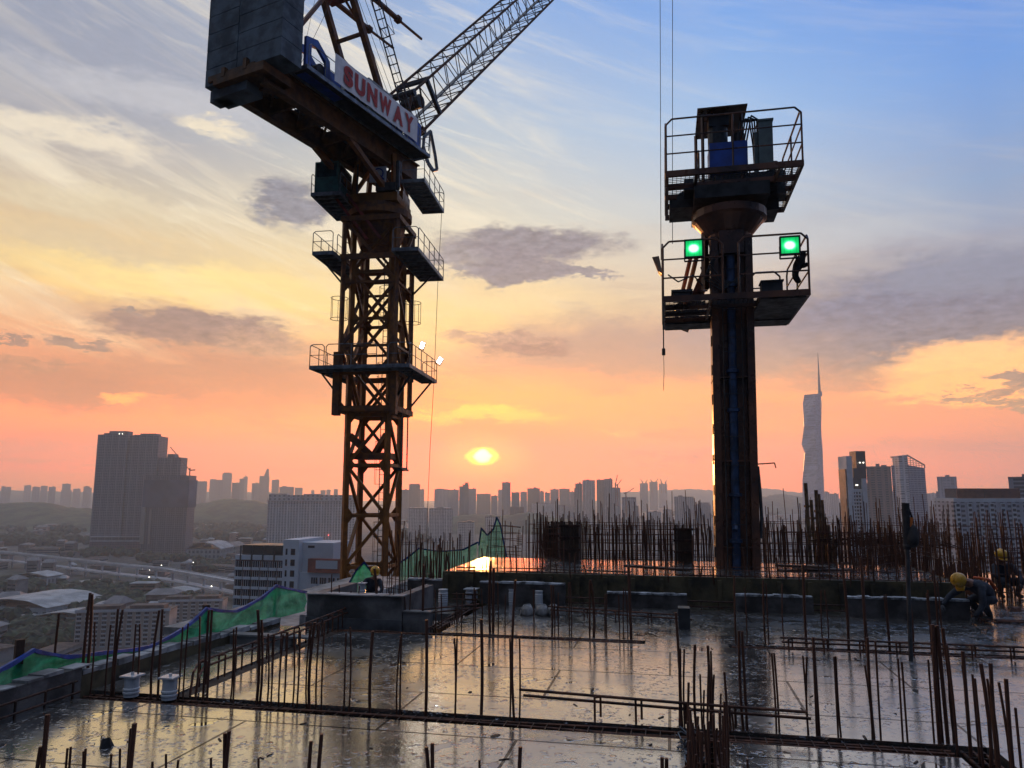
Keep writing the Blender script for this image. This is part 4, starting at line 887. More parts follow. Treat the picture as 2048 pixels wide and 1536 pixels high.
# counterweight of stacked slabs
cw = MB(FD)
for k in range(7):
    z = ZD - .35 + k * .86; cw.box(8.95, 10.2, -.3, 2.28, z, z + .83); cw.box(8.95, 10.22, -2.2, -.31, z - .38, z + .45)
cwo = cw.build('counterweight', CONCB, crane)
mb = MB(FD); mb.box(9.1, 10.05, -1.9, .2, ZD - 1.3, ZD - .75); mb.box(9.3, 9.9, -2.2, -1.2, ZD - 1.3, ZD - .76); mb.build('lower_block', CONCB, cwo)
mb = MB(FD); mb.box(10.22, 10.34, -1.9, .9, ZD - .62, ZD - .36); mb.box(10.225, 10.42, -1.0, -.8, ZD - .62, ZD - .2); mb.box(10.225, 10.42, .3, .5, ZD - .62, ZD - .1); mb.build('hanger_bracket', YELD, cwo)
# winches and engine housing on the deck
mb = MB(FD); prof = [(8.3, 0), (8.3, 1.75), (7.55, 1.95), (6.7, 1.35), (6.55, .0)]
outer = prof; inner = [(7.95, .25), (7.95, 1.45), (7.5, 1.55), (6.95, 1.15), (6.9, .25)]
for y0, y1 in ((1.0, 1.12), (1.75, 1.9)):
    n = 5; vs = [(x, y0, ZD + z) for x, z in outer] + [(x, y0, ZD + z) for x, z in inner] + [(x, y1, ZD + z) for x, z in outer] + [(x, y1, ZD + z) for x, z in inner]; fs = []
    for i in range(n):
        j = (i + 1) % n; fs += [(i, j, 5 + j, 5 + i), (10 + i, 15 + i, 15 + j, 10 + j), (i, 10 + i, 10 + j, j), (5 + i, 5 + j, 15 + j, 15 + i)]
    mb.add(vs, fs)
mb.box(5.7, 8.3, .2, 1.9, ZD - .05, ZD + .32); mb.box(5.6, 6.5, .3, 1.7, ZD + .32, ZD + 1.1); mb.build('winch_frame', BLUE, crane)
mb = MB(FD); mb.tube((7.1, -.9, ZD + .75), (7.1, 1.0, ZD + .75), .42, 16); mb.tube((7.1, 1.0, ZD + .75), (7.1, 1.75, ZD + .75), .3, 12)
for x, z in ((4.9, .3), (5.2, .55), (4.4, .4)): mb.tube((x, 1.2, ZD + z), (x, 2.2, ZD + z), .26, 10)
mb.build('winch_drum', DARK, crane)
mb = MB(FD); mb.box(2.0, 4.0, .3, 2.1, ZD + .0, ZD + 1.95); mb.box(2.1, 3.9, .25, .4, ZD + 1.95, ZD + 2.05); mb.build('engine_housing', mat('housing_grey', (0.30, 0.33, 0.33), .6, 0, .15, 2), crane)
mb = MB(FD); mb.box(1.2, 2.1, 1.3, 2.2, ZD, ZD + 1.7); mb.box(-.6, .0, 1.5, 2.2, ZD, ZD + 1.5); mb.box(4.2, 4.6, -1.2, -.8, ZD, ZD + 1.2); mb.build_parts('hydraulic_unit', BLUE, crane, every=True)
# the banner with its lettering
bz0, bz1 = ZD + .12, ZD + 1.50
bm_ = MB(FD); nseg = 28; vs = []; fs = []
for i in range(nseg + 1):
    x = 6.95 - i * (6.85 / nseg); o_ = .018 * math.sin(i * 1.3) + .012 * math.sin(i * 2.9)
    for j in range(4): vs.append((x, 2.44 + o_ * (1 - j / 4), bz0 + (bz1 - bz0) * j / 3 + (.02 * math.sin(i * .8) if j == 3 else 0)))
    for j in range(4): vs.append((x, 2.43 + o_ * (1 - j / 4), bz0 + (bz1 - bz0) * j / 3 + (.02 * math.sin(i * .8) if j == 3 else 0)))
for i in range(nseg):
    for j in range(3): a = i * 8 + j; fs += [(a, a + 1, a + 9, a + 8), (a + 4, a + 12, a + 13, a + 5)]
bm_.add(vs, fs); ban = bm_.build('banner', mat('banner_cloth', (0.80, 0.82, 0.84), .8, 0, .06, 2), crane)
def text_mesh(s, size, fr_o, xdir, zdir, name, m, parent, ext=.004, off=0.0, shear=0.0, spacing=1.0):
    cu = bpy.data.curves.new(name, 'FONT'); cu.body = s; cu.size = size; cu.extrude = ext; cu.offset = off; cu.shear = shear; cu.space_character = spacing
    to = bpy.data.objects.new('tmp_text', cu); COL.objects.link(to); bpy.context.view_layer.update()
    me = bpy.data.meshes.new_from_object(to.evaluated_get(bpy.context.evaluated_depsgraph_get())); bpy.data.objects.remove(to)
    nrm = Vector(xdir).cross(Vector(zdir)); base = worldloc(parent)
    xs = [v.co.x for v in me.vertices]; w_ = max(xs) - min(xs); x0 = min(xs)
    for v in me.vertices: p = Vector(fr_o) + Vector(xdir) * (v.co.x - x0) + Vector(zdir) * v.co.y + nrm * v.co.z; v.co = p - base
    me.name = name; me.materials.clear(); me.materials.append(m); o = bpy.data.objects.new(name, me); COL.objects.link(o); o.parent = parent; return o, w_
LET = mat('letter_red', (0.42, 0.035, 0.03), .7, 0, .1, 4)
letters = 'SUNWAY'; widths = [.80, .92, .95, 1.18, 1.0, .92]; xc = 6.35; 
for ch, wd in zip(letters, widths):
    o, w_ = text_mesh(ch, 1.22, FD((xc, 2.475, bz0 + .27)), -e1, ZV, 'letter', LET, ban, off=.07)
    # widen glyph to the banner's heavy lettering
    pivot = FD((xc, 2.475, bz0 + .27)) - worldloc(ban); k = (wd * .86) / w_
    for v in o.data.vertices:
        rel = v.co - pivot; t = rel.dot(-e1); v.co = v.co + (-e1) * (t * (k - 1))
    xc -= wd + .03
# A-frame, backstays, jib stops
def AF(z, y): return ((z - 21) * .62, y, z)
mb = MB(FD)
for s_ in (-1, 1): mb.bar(AF(20.7, s_), AF(33.5, s_ * .8), .30)
for z in (26.0, 31.0): mb.bar(AF(z, -1), AF(z, 1), .16)
mb.bar(AF(25.6, -1), AF(22.6, 1), .10); mb.bar(AF(31, -1), AF(26, 1), .10)
mb.build('a_frame', YEL2, crane)
mb = MB(FD)
for s_ in (-1, 1): mb.bar((9.3, s_ * 1.0, ZD + .4), (AF(33.2, 0)[0] - 4.2, s_ * .9, 30.6), .17)
mb.build_parts('backstay', YEL2, crane, every=True)
mb = MB(FD)
for s_ in (-1, 1):
    mb.mark(); mb.tube((4.6, s_ * 1.02, 28.3), (.2, s_ * 1.02, 28.55), .16, 8); mb.tube((.2, s_ * 1.02, 28.55), (-2.2, s_ * 1.02, 28.75), .08, 6); mb.tube((.3, s_ * 1.02, 28.55), (.1, s_ * 1.02, 28.55), .24, 8)
mb.build_parts('jib_stop', YEL2, crane)
mb = MB(FD); mb.box(3.2, 3.6, -1.2, 1.2, 28.1, 28.5); mb.bar((3.4, -1.1, 28.3), (4.6, 0, 28.2), .2); mb.bar((3.4, 1.1, 28.3), (4.6, 0, 28.2), .2); mb.build('cross_beam', REDP, crane)
mb = MB(FD); ladder(mb, (-.9, 1.75, 21), (-.9 + 12 * .62, 1.75, 33), e1.cross(ZV) * 0 + Vector((0, 1, 0)), .5, .45, .03)
for z in (22.6, 24.2, 26.6, 28.2): x = (z - 21) * .62 - .9; mb.path([(x, 1.5, z), (x - .75, 1.5, z - .2), (x - .75, 2.0, z - .2), (x, 2.0, z)], .018)
mb.tube((-.9 + 1.6 * .62 - .75, 1.5, 22.4), (-.9 + 3.2 * .62 - .75, 1.5, 24.0), .016); mb.tube((-.9 + 1.6 * .62 - .75, 2, 22.4), (-.9 + 3.2 * .62 - .75, 2, 24.0), .016)
mb.tube((-.9 + 5.6 * .62 - .75, 1.5, 26.4), (-.9 + 7.2 * .62 - .75, 1.5, 28.0), .016); mb.tube((-.9 + 5.6 * .62 - .75, 2, 26.4), (-.9 + 7.2 * .62 - .75, 2, 28.0), .016)
mb.build('access_ladder', DARK, crane)
# lattice jib
ja = R(47); jd = Vector((-math.cos(ja), 0, math.sin(ja))); jn = Vector((math.sin(ja), 0, math.cos(ja)))
J0 = Vector((-.5, 0, ZD + .45))
def J(t, s_, h): return tuple(J0 + jd * t + Vector((0, s_, 0)) + jn * h)
mb = MB(FD); HWJ = 1.05; HJ = 1.9; L = 40
def hh(t): return .25 + (HJ - .25) * min(1, t / 3.6)
for s_ in (-1, 1):
    mb.tube(J(0, s_ * HWJ * .9, -.2), J(3, s_ * HWJ, -.2), .09); mb.tube(J(3, s_ * HWJ, -.2), J(L, s_ * HWJ, -.2), .10)
    mb.tube(J(.2, s_ * HWJ * .9, -.1), J(3.2, s_ * HWJ, HJ), .08); mb.tube(J(3.2, s_ * HWJ, HJ), J(L, s_ * HWJ, HJ), .09)
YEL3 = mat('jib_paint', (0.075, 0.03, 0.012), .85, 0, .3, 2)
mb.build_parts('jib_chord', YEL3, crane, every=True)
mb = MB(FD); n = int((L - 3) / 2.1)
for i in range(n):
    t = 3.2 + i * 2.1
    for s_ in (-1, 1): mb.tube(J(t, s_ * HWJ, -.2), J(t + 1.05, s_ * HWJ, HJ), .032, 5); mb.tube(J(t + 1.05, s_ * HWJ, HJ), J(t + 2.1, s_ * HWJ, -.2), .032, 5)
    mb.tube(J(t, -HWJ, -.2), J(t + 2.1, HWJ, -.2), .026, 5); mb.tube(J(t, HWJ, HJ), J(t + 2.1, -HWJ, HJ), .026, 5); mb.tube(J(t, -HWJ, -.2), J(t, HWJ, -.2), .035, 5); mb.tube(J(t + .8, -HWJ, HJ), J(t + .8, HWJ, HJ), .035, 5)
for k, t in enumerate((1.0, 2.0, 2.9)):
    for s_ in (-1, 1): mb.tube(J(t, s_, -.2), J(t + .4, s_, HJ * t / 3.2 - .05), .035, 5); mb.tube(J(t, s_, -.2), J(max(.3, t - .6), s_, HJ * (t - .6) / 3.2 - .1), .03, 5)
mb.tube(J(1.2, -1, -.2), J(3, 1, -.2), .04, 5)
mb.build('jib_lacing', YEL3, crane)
mb = MB(FD); mb.bar(J(5.4, -HWJ, HJ), J(5.4, -HWJ, -.2), .22); mb.bar(J(5.4, HWJ, HJ), J(5.4, HWJ, -.2), .22); mb.bar(J(5.4, -HWJ, HJ), J(5.4, HWJ, HJ), .2); mb.tube(J(4.6, -.6, 1.0), J(4.6, .6, 1.0), .42, 10); mb.tube(J(3.2, -1.25, HJ), J(3.2, 1.25, HJ), .2, 8)
mb.box(-4, -3.6, -.3, .3, ZD + 2.9, ZD + 3.3); mb.build('jib_head_sheaves', DARK, crane)
mb = MB(FD)
for s_ in (-.75,): mb.add([J(4, s_ + a, b) for a in (-.2, .2) for b in (-.12, -.05)] + [J(L, s_ + a, b) for a in (-.2, .2) for b in (-.12, -.05)], [(0, 1, 3, 2), (4, 6, 7, 5), (0, 4, 5, 1), (2, 3, 7, 6), (0, 2, 6, 4), (1, 5, 7, 3)])
mb.build('jib_walkway', DARK, crane)
mb = MB(FD)
for s_ in (-.5, -.2, .2, .5): mb.tube((4.5, s_, 31.5), J(3.2, s_, HJ), .014, 4)
mb.tube((6.8, .0, ZD + .9), (5.0, .1, 31), .012, 4); mb.tube((7.2, .3, ZD + .9), (3.6, .3, 30), .012, 4)
mb.build('luffing_rope', DARK, crane)
# D-shaped guard hanging at the jib foot
q0 = Vector((-3.0, 1.2, ZD + 1.0)); mb = MB(FD)
pts = [(-.45, .95), (.05, 1.5), (.45, .1), (.62, -.75), (.3, -.9), (-.1, -.55), (-.5, .3)]
def strap(pts, w_, mb):
    n = len(pts)
    for i in range(n):
        a, b = pts[i], pts[(i + 1) % n]; mb.bar(q0 + Vector((-a[0] * .9, a[0] * .3, a[1])), q0 + Vector((-b[0] * .9, b[0] * .3, b[1])), w_)
strap(pts, .16, mb); mb.tube(q0 + Vector((0, 0, 1.5)), q0 + Vector((0.1, 0, .2)), .03); mb.build('hanging_guard', STEEL, crane)
# white floodlights on the ring platform
def floodlight(fr, c, sx, sz, name, m, par=None, tilt=0, yaw=0, label=None, group=None):
    a = R(yaw); dirn = Vector((math.sin(a), -math.cos(a), 0)); side = Vector((math.cos(a), math.sin(a), 0)); c = Vector(c); up = ZV
    up = (ZV * math.cos(R(tilt)) + side * math.sin(R(tilt))); side = up.cross(dirn) * -1 if False else (side * math.cos(R(tilt)) - ZV * math.sin(R(tilt)))
    F = Frame(fr(c), fr.x * side.x + fr.y * side.y + fr.z * side.z, -(fr.x * dirn.x + fr.y * dirn.y), fr.x * up.x + fr.y * up.y + fr.z * up.z)
    b = MB(F); b.box(-sx / 2, sx / 2, .0, .10, -sz / 2, sz / 2); b.box(-sx * .32, sx * .32, .10, .2, -sz * .3, sz * .3)
    for s_ in (-1, 1): b.box(s_ * sx / 2 * 1.08 - .012, s_ * sx / 2 * 1.08 + .012, .0, .05, -sz * .75, 0)
    b.box(-sx / 2 * 1.08, sx / 2 * 1.08, .0, .05, -sz * .78, -sz * .72)
    for (x0, x1, z0, z1) in ((-sx / 2 - .02, sx / 2 + .02, sz / 2, sz / 2 + .02), (-sx / 2 - .02, sx / 2 + .02, -sz / 2 - .02, -sz / 2), (-sx / 2 - .02, -sx / 2, -sz / 2, sz / 2), (sx / 2, sx / 2 + .02, -sz / 2, sz / 2)): b.box(x0, x1, -.04, .06, z0, z1)
    root = b.build(name, DARK, par, origin=None if par else F.o)
    g = MB(F); g.box(-sx / 2 + .01, sx / 2 - .01, -.012, 0, -sz / 2 + .01, sz / 2 - .01); g.build('lens', m, root)
    if label: tag(root, label, 'floodlight', group)
    return root
WL_ = mat('white_led', (1, 1, 1), .4, emit=((1.0, 1.0, 1.0), 7.0))
floodlight(FM, (2.5, .1, 9.78), .24, .36, 'floodlight', WL_, label='white lit floodlight on the crane ring platform, upper left one of two', tilt=18)
floodlight(FM, (2.78, 2.95, 9.45), .27, .38, 'floodlight', WL_, label='white lit floodlight at the outer corner of the crane ring platform', tilt=30)
# thin ropes
def rope(name, pts, r, label, cat='rope', extra=None):
    b = MB(); b.path([tuple(p) for p in pts], r, 4); return tag(b.build(name, DARK, origin=Vector(pts[-1])), label, cat)
rope('hanging_rope', [P(884, 415, 41), P(876, 560, 41), P(868, 760, 41), P(860, 900, 41), P(852, 1100, 41)], .014, 'thin rope hanging beside the crane mast from its upper right platform')
rope('hoist_rope', [P(1320, -60, 26), P(1321, 250, 26), P(1322, 520, 26)], .012, 'left one of two thin vertical hoist ropes beside the boom column')
rope('hoist_rope', [P(1345, -60, 26), P(1345, 250, 26), P(1345, 488, 26)], .012, 'right one of two thin vertical hoist ropes beside the boom column')
# ---------------------------------------------------------------- concrete placing boom on its column
BC = Vector((4.50, 15.25, 0)); ang = -11.5
FB = Frame(BC, (math.cos(R(ang)), math.sin(R(ang)), 0), (-math.sin(R(ang)), math.cos(R(ang)), 0), (.022, 0, 1))
boom = empty('placing_boom', (BC.x, BC.y, -1.2), 'rust-brown boom column with two railed platforms and machinery on top', 'placing boom')
mb = MB(FB); hw = .40
for s_ in (-1, 1):
    mb.box(s_ * hw - (.13 if s_ > 0 else 0) , s_ * hw + (.13 if s_ < 0 else 0), -.40, .40, -1.2, 7.3)
mb.box(-hw + .131, hw - .131, -.22, .36, -1.2, 7.3); mb.box(-.42, -.28, -.42, -.401, -1.2, 7.3); mb.box(.28, .42, -.42, -.401, -1.2, 7.3)
for z in (.9, 2.6, 4.3): mb.box(-.41, .41, -.405, .405, z, z + .03)
col = mb.build('column', BROWNP, boom)
mb = MB(FB)
for k in range(11): z = .7 + k * .62; mb.box(-.425, -.401, -.12, .02, z, z + .2)
mb.build_parts('lug', DARK, col, every=True)
mb = MB(FB); mb.tube((-.02, -.34, -1.0), (-.02, -.34, 7.2), .085, 14)
for z in (1.0, 1.9, 3.6, 4.4, 6.2): mb.lathe((-.02, -.34, z), [(.09, 0), (.125, .01), (.125, .07), (.09, .08)], 14)
mb.path([(-.02, -.34, 1.4), (-.05, -.45, 1.25)], .06); mb.build('delivery_pipe', mat('pipe_blue', (0.030, 0.060, 0.125), .4, .2, .3, 4), col)
mb = MB(FB)
for k in range(24): z = .2 + k * .29; mb.tube((-.20, -.44, z), (.17, -.44, z), .008, 4)
mb.tube((-.20, -.44, 0), (-.20, -.44, 7), .011, 4); mb.tube((.17, -.44, 0), (.17, -.44, 7), .011, 4); mb.build('rungs', DARK, col)
mb = MB(FB); mb.path([(.42, -.3, 2.55), (.75, -.3, 2.57), (.77, -.3, 2.47)], .012); mb.path([(.42, -.35, 2.5), (.45, -.38, 2.0), (.47, -.36, 1.5), (.44, -.35, 1.1)], .035, 6); mb.build('hose', DARK, col)
mb = MB(FB)
for sx in (-1, 1):
    for sy in (-1, 1): mb.bar((sx * .95, sy * .95, -.02), (sx * .42, sy * .42, .35), .09)
mb.box(-1.1, 1.1, -.75, -.55, -.05, .12); mb.box(-1.1, 1.1, .55, .75, -.05, .12); mb.build('base_frame', DARK, boom)
# flared head
mb = MB(FB); mb.lathe((0, 0, 0), [(.40, 7.1), (.46, 7.4), (.72, 7.72), (.78, 7.76), (.78, 7.92), (.6, 7.94)], 24); mb.box(-.25, .25, -.5, -.38, 6.9, 7.4); mb.build('slewing_head', BROWNP, boom)
mb = MB(FB)
mb.box(-.75, .75, -.8, .95, 8.02, 8.3); mb.box(-.3, .95, -.5, .9, 8.30, 8.62); mb.box(.55, 1.05, .1, .9, 8.0, 8.75); mb.box(-.95, -.75, -.6, .6, 8.3, 8.55); mb.build('turntable', DARK, boom)
# upper platform
def mesh_platform(fr, x0, x1, y0, y1, z, hole, rails, name, wire=.085):
    mb = MB(fr)
    for (a, b, c, d_) in ((x0, x1, y0, y0 + .06), (x0, x1, y1 - .06, y1), (x0, x0 + .06, y0 + .06, y1 - .06), (x1 - .06, x1, y0 + .06, y1 - .06)): mb.box(a, b, c, d_, z - .12, z)
    for f in (.28, .5, .72): y = y0 + (y1 - y0) * f; mb.box(x0 + .06, x1 - .06, y - .03, y + .03, z - .118, z - .004)
    for x in (hole[0] - .05, hole[1]): mb.box(x, x + .05, y0 + .06, y1 - .06, z - .116, z - .006)
    o = mb.build(name, BROWNP, boom)
    mb = MB(fr); n = int((x1 - x0 - .12) / wire)
    def seg(x, y_a, y_b): mb.box(x, x + .010, y_a, y_b, z - .050, z - .040)
    for i in range(n):
        x = x0 + .06 + i * wire
        if hole[0] < x < hole[1]: seg(x, y0 + .06, hole[2]); seg(x, hole[3], y1 - .06)
        else: seg(x, y0 + .06, y1 - .06)
    n = int((y1 - y0 - .12) / wire)
    for i in range(n):
        y = y0 + .06 + i * wire
        if hole[2] < y < hole[3]: mb.box(x0 + .06, hole[0], y, y + .012, z - .052, z - .042); mb.box(hole[1], x1 - .06, y, y + .012, z - .052, z - .042)
        else: mb.box(x0 + .06, x1 - .06, y, y + .012, z - .052, z - .042)
    mb.build('mesh_floor', DARK, o)
    mb = MB(fr)
    for r_ in rails: railing(mb, [(x, y, z) for x, y in r_], 1.12, .021, 1.35, (.33, .67))
    mb.build('railing', BROWNP, o); return o
up = mesh_platform(FB, -1.34, 1.33, -1.28, 1.25, 8.46, (-.7, .85, -.75, .9), [[(-1.32, -1.26), (1.31, -1.26)], [(-1.33, 1.23), (-1.33, -1.2)], [(1.32, -1.2), (1.32, 1.23), (.6, 1.23)], [(-.6, .2), (-.6, 1.1)]], 'upper_platform')
mb = MB(FB); mb.box(-1.25, -.45, -.15, .75, 8.1, 8.28); mb.box(-1.2, -.2, .05, .3, 8.30, 8.4); mb.build('floor_tank', DARK, up)
# lower platform
lo = mesh_platform(FB, -1.42, 1.36, -1.3, 1.3, 5.84, (-.45, .45, -.45, .45), [[(-1.40, -1.28), (-.25, -1.28)], [(.05, -1.28), (1.34, -1.28)], [(-1.41, 1.28), (-1.41, -1.25)], [(1.35, -1.25), (1.35, 1.28)], [(.55, 1.28), (1.2, 1.28)]], 'lower_platform')
mb = MB(FB); mb.box(.46, 1.3, -1.2, 1.2, 5.70, 5.76); mb.box(-1.36, 1.3, .6, 1.2, 5.68, 5.75)
for s_ in (-1, 1): mb.bar((s_ * 1.2, -.9, 5.72), (s_ * .42, -.3, 5.2), .07) if False else None
mb.build('floor_plate', DARK, lo)
# machinery on top
mb = MB(FB)
vs = [(-.66, -.72, 10.02), (.36, -.72, 10.02), (.36, .62, 10.0), (-.66, .62, 10.0)]
mb.add(vs + [(x, y, z + .03) for x, y, z in vs], BX); mb.build('canopy_roof', BROWNP, boom)
mb = MB(FB)
for x, y in ((-.55, -.5), (.25, -.5), (-.65, .4), (.15, .4)): mb.bar((x, y, 8.5), (x, y, 9.98), .05)
mb.build_parts('canopy_post', BROWNP, boom, every=True)
mb = MB(FB); mb.box(-.42, .36, -.55, .1, 8.62, 9.32); mb.build('hydraulic_tank', BLUE, boom, smooth=False)
mb = MB(FB); mb.tube((-.22, -.25, 9.325), (-.22, -.25, 9.75), .21, 16); mb.box(-.42, .0, -.46, -.08, 9.751, 9.98); mb.tube((.22, -.2, 9.32), (.22, -.2, 9.62), .13, 12)
for k in range(5): mb.path([(.15 + .05 * k, -.5, 9.33), (.2 + .06 * k, -.62, 9.7 + .03 * k), (.42 + .05 * k, -.45, 9.78), (.50 + .03 * k, -.3, 9.3), (.52, -.3, 8.8)], .018, 5)
mb.build('motor_and_hoses', DARK, boom); mb = MB(FB); mb.tube((-.9, -.1, 8.3), (-.9, .5, 8.3), .2, 12); mb.build('side_tank', DARK, boom); mb = MB(FB); mb.tube((.95, .1, 8.25), (.95, .1, 8.8), .26, 16); mb.build('side_tank', DARK, boom)
mb = MB(FB); mb.box(.58, .86, -.62, -.32, 8.75, 9.68); mb.prism([(.56, -.64), (.88, -.64), (.88, -.30), (.56, -.30)], 9.681, 9.72); mb.box(.50, .575, -.5, -.4, 8.6, 9.5); mb.build('control_box', mat('panel_grey_green', (0.10, 0.14, 0.14), .5, 0, .15, 4), boom)
mb = MB(FB)
mb.box(-.62, -.35, -.4, .5, 7.3 + .75, 8.6)
mb.build('side_bracket', mat('pale_bracket', (0.25, 0.22, 0.18), .6, 0, .2, 4), boom)
# folded boom arms behind the column, lit by the sun
mb = MB(FB); mb.tube((-.55, 1.0, 7.7), (-.98, 1.1, 5.95), .055, 8); mb.tube((-.72, 1.3, 7.6), (-1.15, 1.35, 5.8), .05, 8); mb.build_parts('boom_ram', ORANGE, boom, every=True)
mb = MB(FB); mb.bar((-.25, 1.5, 7.4), (-.95, 1.5, 5.75), .26); mb.bar((-.1, 1.3, 6.9), (-1.15, 1.3, 6.2), .12)
for i in range(6): z = 6.0 + i * .28; mb.bar((-.95 + i * .1, 1.2, z), (-.5 + i * .05, 1.2, z + .03), .05)
mb.bar((-.50, -.0, 8.1), (-.52, .1, 6.3), .11); mb.build('folded_arm', BROWNP, boom)
mb = MB(FB)
for k in range(5): mb.path([(-.2, -.35, 7.1 - k * .05), (-.45 - .03 * k, -.5, 6.7 - k * .08), (-.2, -.48, 6.35 - k * .06), (.1, -.44, 6.25 + k * .03), (.3, -.42, 6.6)], .012, 5)
mb.path([(-1.3, -1.2, 6.3), (-1.1, -1.0, 6.2), (-.8, -.9, 6.35), (-.6, -.6, 6.2)], .015, 5); mb.build('loose_cable', DARK, boom)
# things on the lower platform
mb = MB(FB); mb.box(.52, .92, -.9, -.6, 5.85, 6.13); mb.box(.5, .94, -.93, -.57, 6.131, 6.16); tag(mb.build('equipment_case', DARK, origin=FB((.7, -.7, 5.85))), 'black equipment case standing on the right half of the lower boom platform', 'case')
mb = MB(FB); mb.box(-1.2, -.86, -1.0, -.7, 5.85, 5.98); mb.box(-1.24, -.82, -1.04, -.66, 5.981, 6.03); tag(mb.build('equipment_case', DARK, origin=FB((-1.1, -.9, 5.85))), 'flat dark case standing at the left end of the lower boom platform', 'case')
GRG = bpy.data.materials.new('green_flood'); GRG.use_nodes = True; T = NT(GRG.node_tree); b_ = GRG.node_tree.nodes['Principled BSDF']
gc = T.node('ShaderNodeTexCoord').outputs['Generated']; dd_ = T.vmath('LENGTH', T.vmath('MULTIPLY', T.vmath('SUBTRACT', gc, (.48, .5, .5)), (1, 0, 1.15)), out=1)
bars = T.math('ABSOLUTE', T.math('SUBTRACT', T.math('FRACT', T.math('MULTIPLY', sepg := T.node('ShaderNodeSeparateXYZ').outputs[0], 3.0)), 0.5)); T.put(sepg.node.inputs[0], gc)
T.put(b_.inputs['Emission Color'], T.ramp(dd_, [(0, (.75, 1, .82, 1)), (.22, (.35, 1, .5, 1)), (.36, (.01, .62, .16, 1)), (.8, (0.0, .28, .06, 1))]))
T.put(b_.inputs['Emission Strength'], T.math('MULTIPLY', T.maprange(dd_, .1, .5, 3.2, 1.05), T.maprange(bars, .02, .1, .7, 1.0)))
b_.inputs['Base Color'].default_value = (.02, .2, .05, 1)
floodlight(FB, (-.80, -1.36, 6.76), .33, .33, 'floodlight', GRG, label='green lit floodlight at the left end of the lower boom platform railing')
floodlight(FB, (1.00, -1.36, 6.70), .34, .33, 'floodlight', GRG, label='green lit floodlight at the right end of the lower boom platform railing')
mb = MB(FB); mb.add([(-1.62, -1.0, 6.75), (-1.5, -1.0, 6.45), (-1.42, -1.15, 6.35), (-1.48, -1.15, 6.72), (-1.60, -.8, 6.75), (-1.48, -.8, 6.42), (-1.40, -.95, 6.33), (-1.46, -.95, 6.70)], BX)
tag(mb.build('side_lamp', DARK, origin=FB((-1.5, -1, 6.5))), 'unlit black lamp head hung outside the left corner of the lower boom platform', 'lamp')
def skin_obj(name, verts, edges, radii, m, parent=None, sub=1, origin=None):
    me = bpy.data.meshes.new(name); base = worldloc(parent) if parent is not None else Vector(origin or (0, 0, 0))
    me.from_pydata([tuple(Vector(v) - base) for v in verts], edges, []); o = bpy.data.objects.new(name, me); COL.objects.link(o)
    bmm = bmesh.new(); bmm.from_mesh(me); ly = bmm.verts.layers.skin.verify(); bmm.verts.ensure_lookup_table()
    for i, v in enumerate(bmm.verts):
        r_ = radii[i]; v[ly].radius = (r_, r_) if not isinstance(r_, tuple) else r_; v[ly].use_root = (i == 0)
    bmm.to_mesh(me); bmm.free()
    s_ = o.modifiers.new('skin', 'SKIN'); s_.use_smooth_shade = True; s_.branch_smoothing = .6
    if sub: q = o.modifiers.new('sub', 'SUBSURF'); q.levels = q.render_levels = sub
    bpy.context.view_layer.update(); em = bpy.data.meshes.new_from_object(o.evaluated_get(bpy.context.evaluated_depsgraph_get())); o.modifiers.clear(); o.data = em; em.name = name
    em.materials.clear(); em.materials.append(m)
    if parent is not None: o.parent = parent
    elif origin is not None: o.location = origin
    return o
BLK = mat('black_cloth', (0.018, 0.018, 0.02), .85, 0, .3, 6)
cl = skin_obj('hung_jacket', [FB(p) for p in ((1.28, -1.22, 6.62), (1.22, -1.2, 6.45), (1.12, -1.15, 6.3), (1.1, -1.15, 6.15), (1.2, -1.12, 6.0), (1.3, -1.2, 6.3))], [(0, 1), (1, 2), (2, 3), (3, 4), (1, 5)], [.07, .1, .11, .07, .06, .05], BLK, origin=FB((1.2, -1.2, 5.9)))
tag(cl, 'dark cloth hung on the right end of the lower boom platform railing', 'cloth')
b = MB(FB); b.path([(-1.40, -1.28, 5.7), (-1.40, -1.3, 4.75)], .012, 4); b.tube((-1.40, -1.3, 4.78), (-1.40, -1.3, 4.65), .035, 6); b.path([(-1.40, -1.3, 4.65), (-1.395, -1.3, 4.3), (-1.41, -1.3, 3.95)], .005, 4)
tag(b.build('hanging_line', DARK, origin=FB((-1.4, -1.28, 5.7))), 'dark weighted line hanging below the left corner of the lower boom platform', 'line')
# ---------------------------------------------------------------- deck edge: parapet, stair box, kerbs
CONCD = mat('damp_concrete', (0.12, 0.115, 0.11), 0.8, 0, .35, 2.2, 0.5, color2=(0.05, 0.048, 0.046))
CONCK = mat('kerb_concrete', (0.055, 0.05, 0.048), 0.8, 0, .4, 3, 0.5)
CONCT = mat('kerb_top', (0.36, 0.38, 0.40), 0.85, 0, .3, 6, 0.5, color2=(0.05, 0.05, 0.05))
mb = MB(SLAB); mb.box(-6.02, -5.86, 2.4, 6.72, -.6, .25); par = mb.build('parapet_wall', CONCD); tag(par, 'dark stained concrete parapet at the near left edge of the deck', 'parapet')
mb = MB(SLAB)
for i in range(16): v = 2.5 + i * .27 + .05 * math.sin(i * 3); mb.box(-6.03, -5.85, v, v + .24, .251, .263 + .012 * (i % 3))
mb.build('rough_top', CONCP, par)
mb = MB(SLAB); mb.path([(-5.80, 2.6, .13), (-5.80, 6.6, .15)], .012); mb.path([(-5.76, 2.6, .05), (-5.76, 6.6, .05)], .012)
for i in range(12): v = 2.9 + i * .33; mb.tube((-5.78, v, 0), (-5.78, v, .15), .012)
mb.build('edge_bar', RUSTD, par)
def wz(v): return .20 - .14 * (v - 6.73) / 3.95
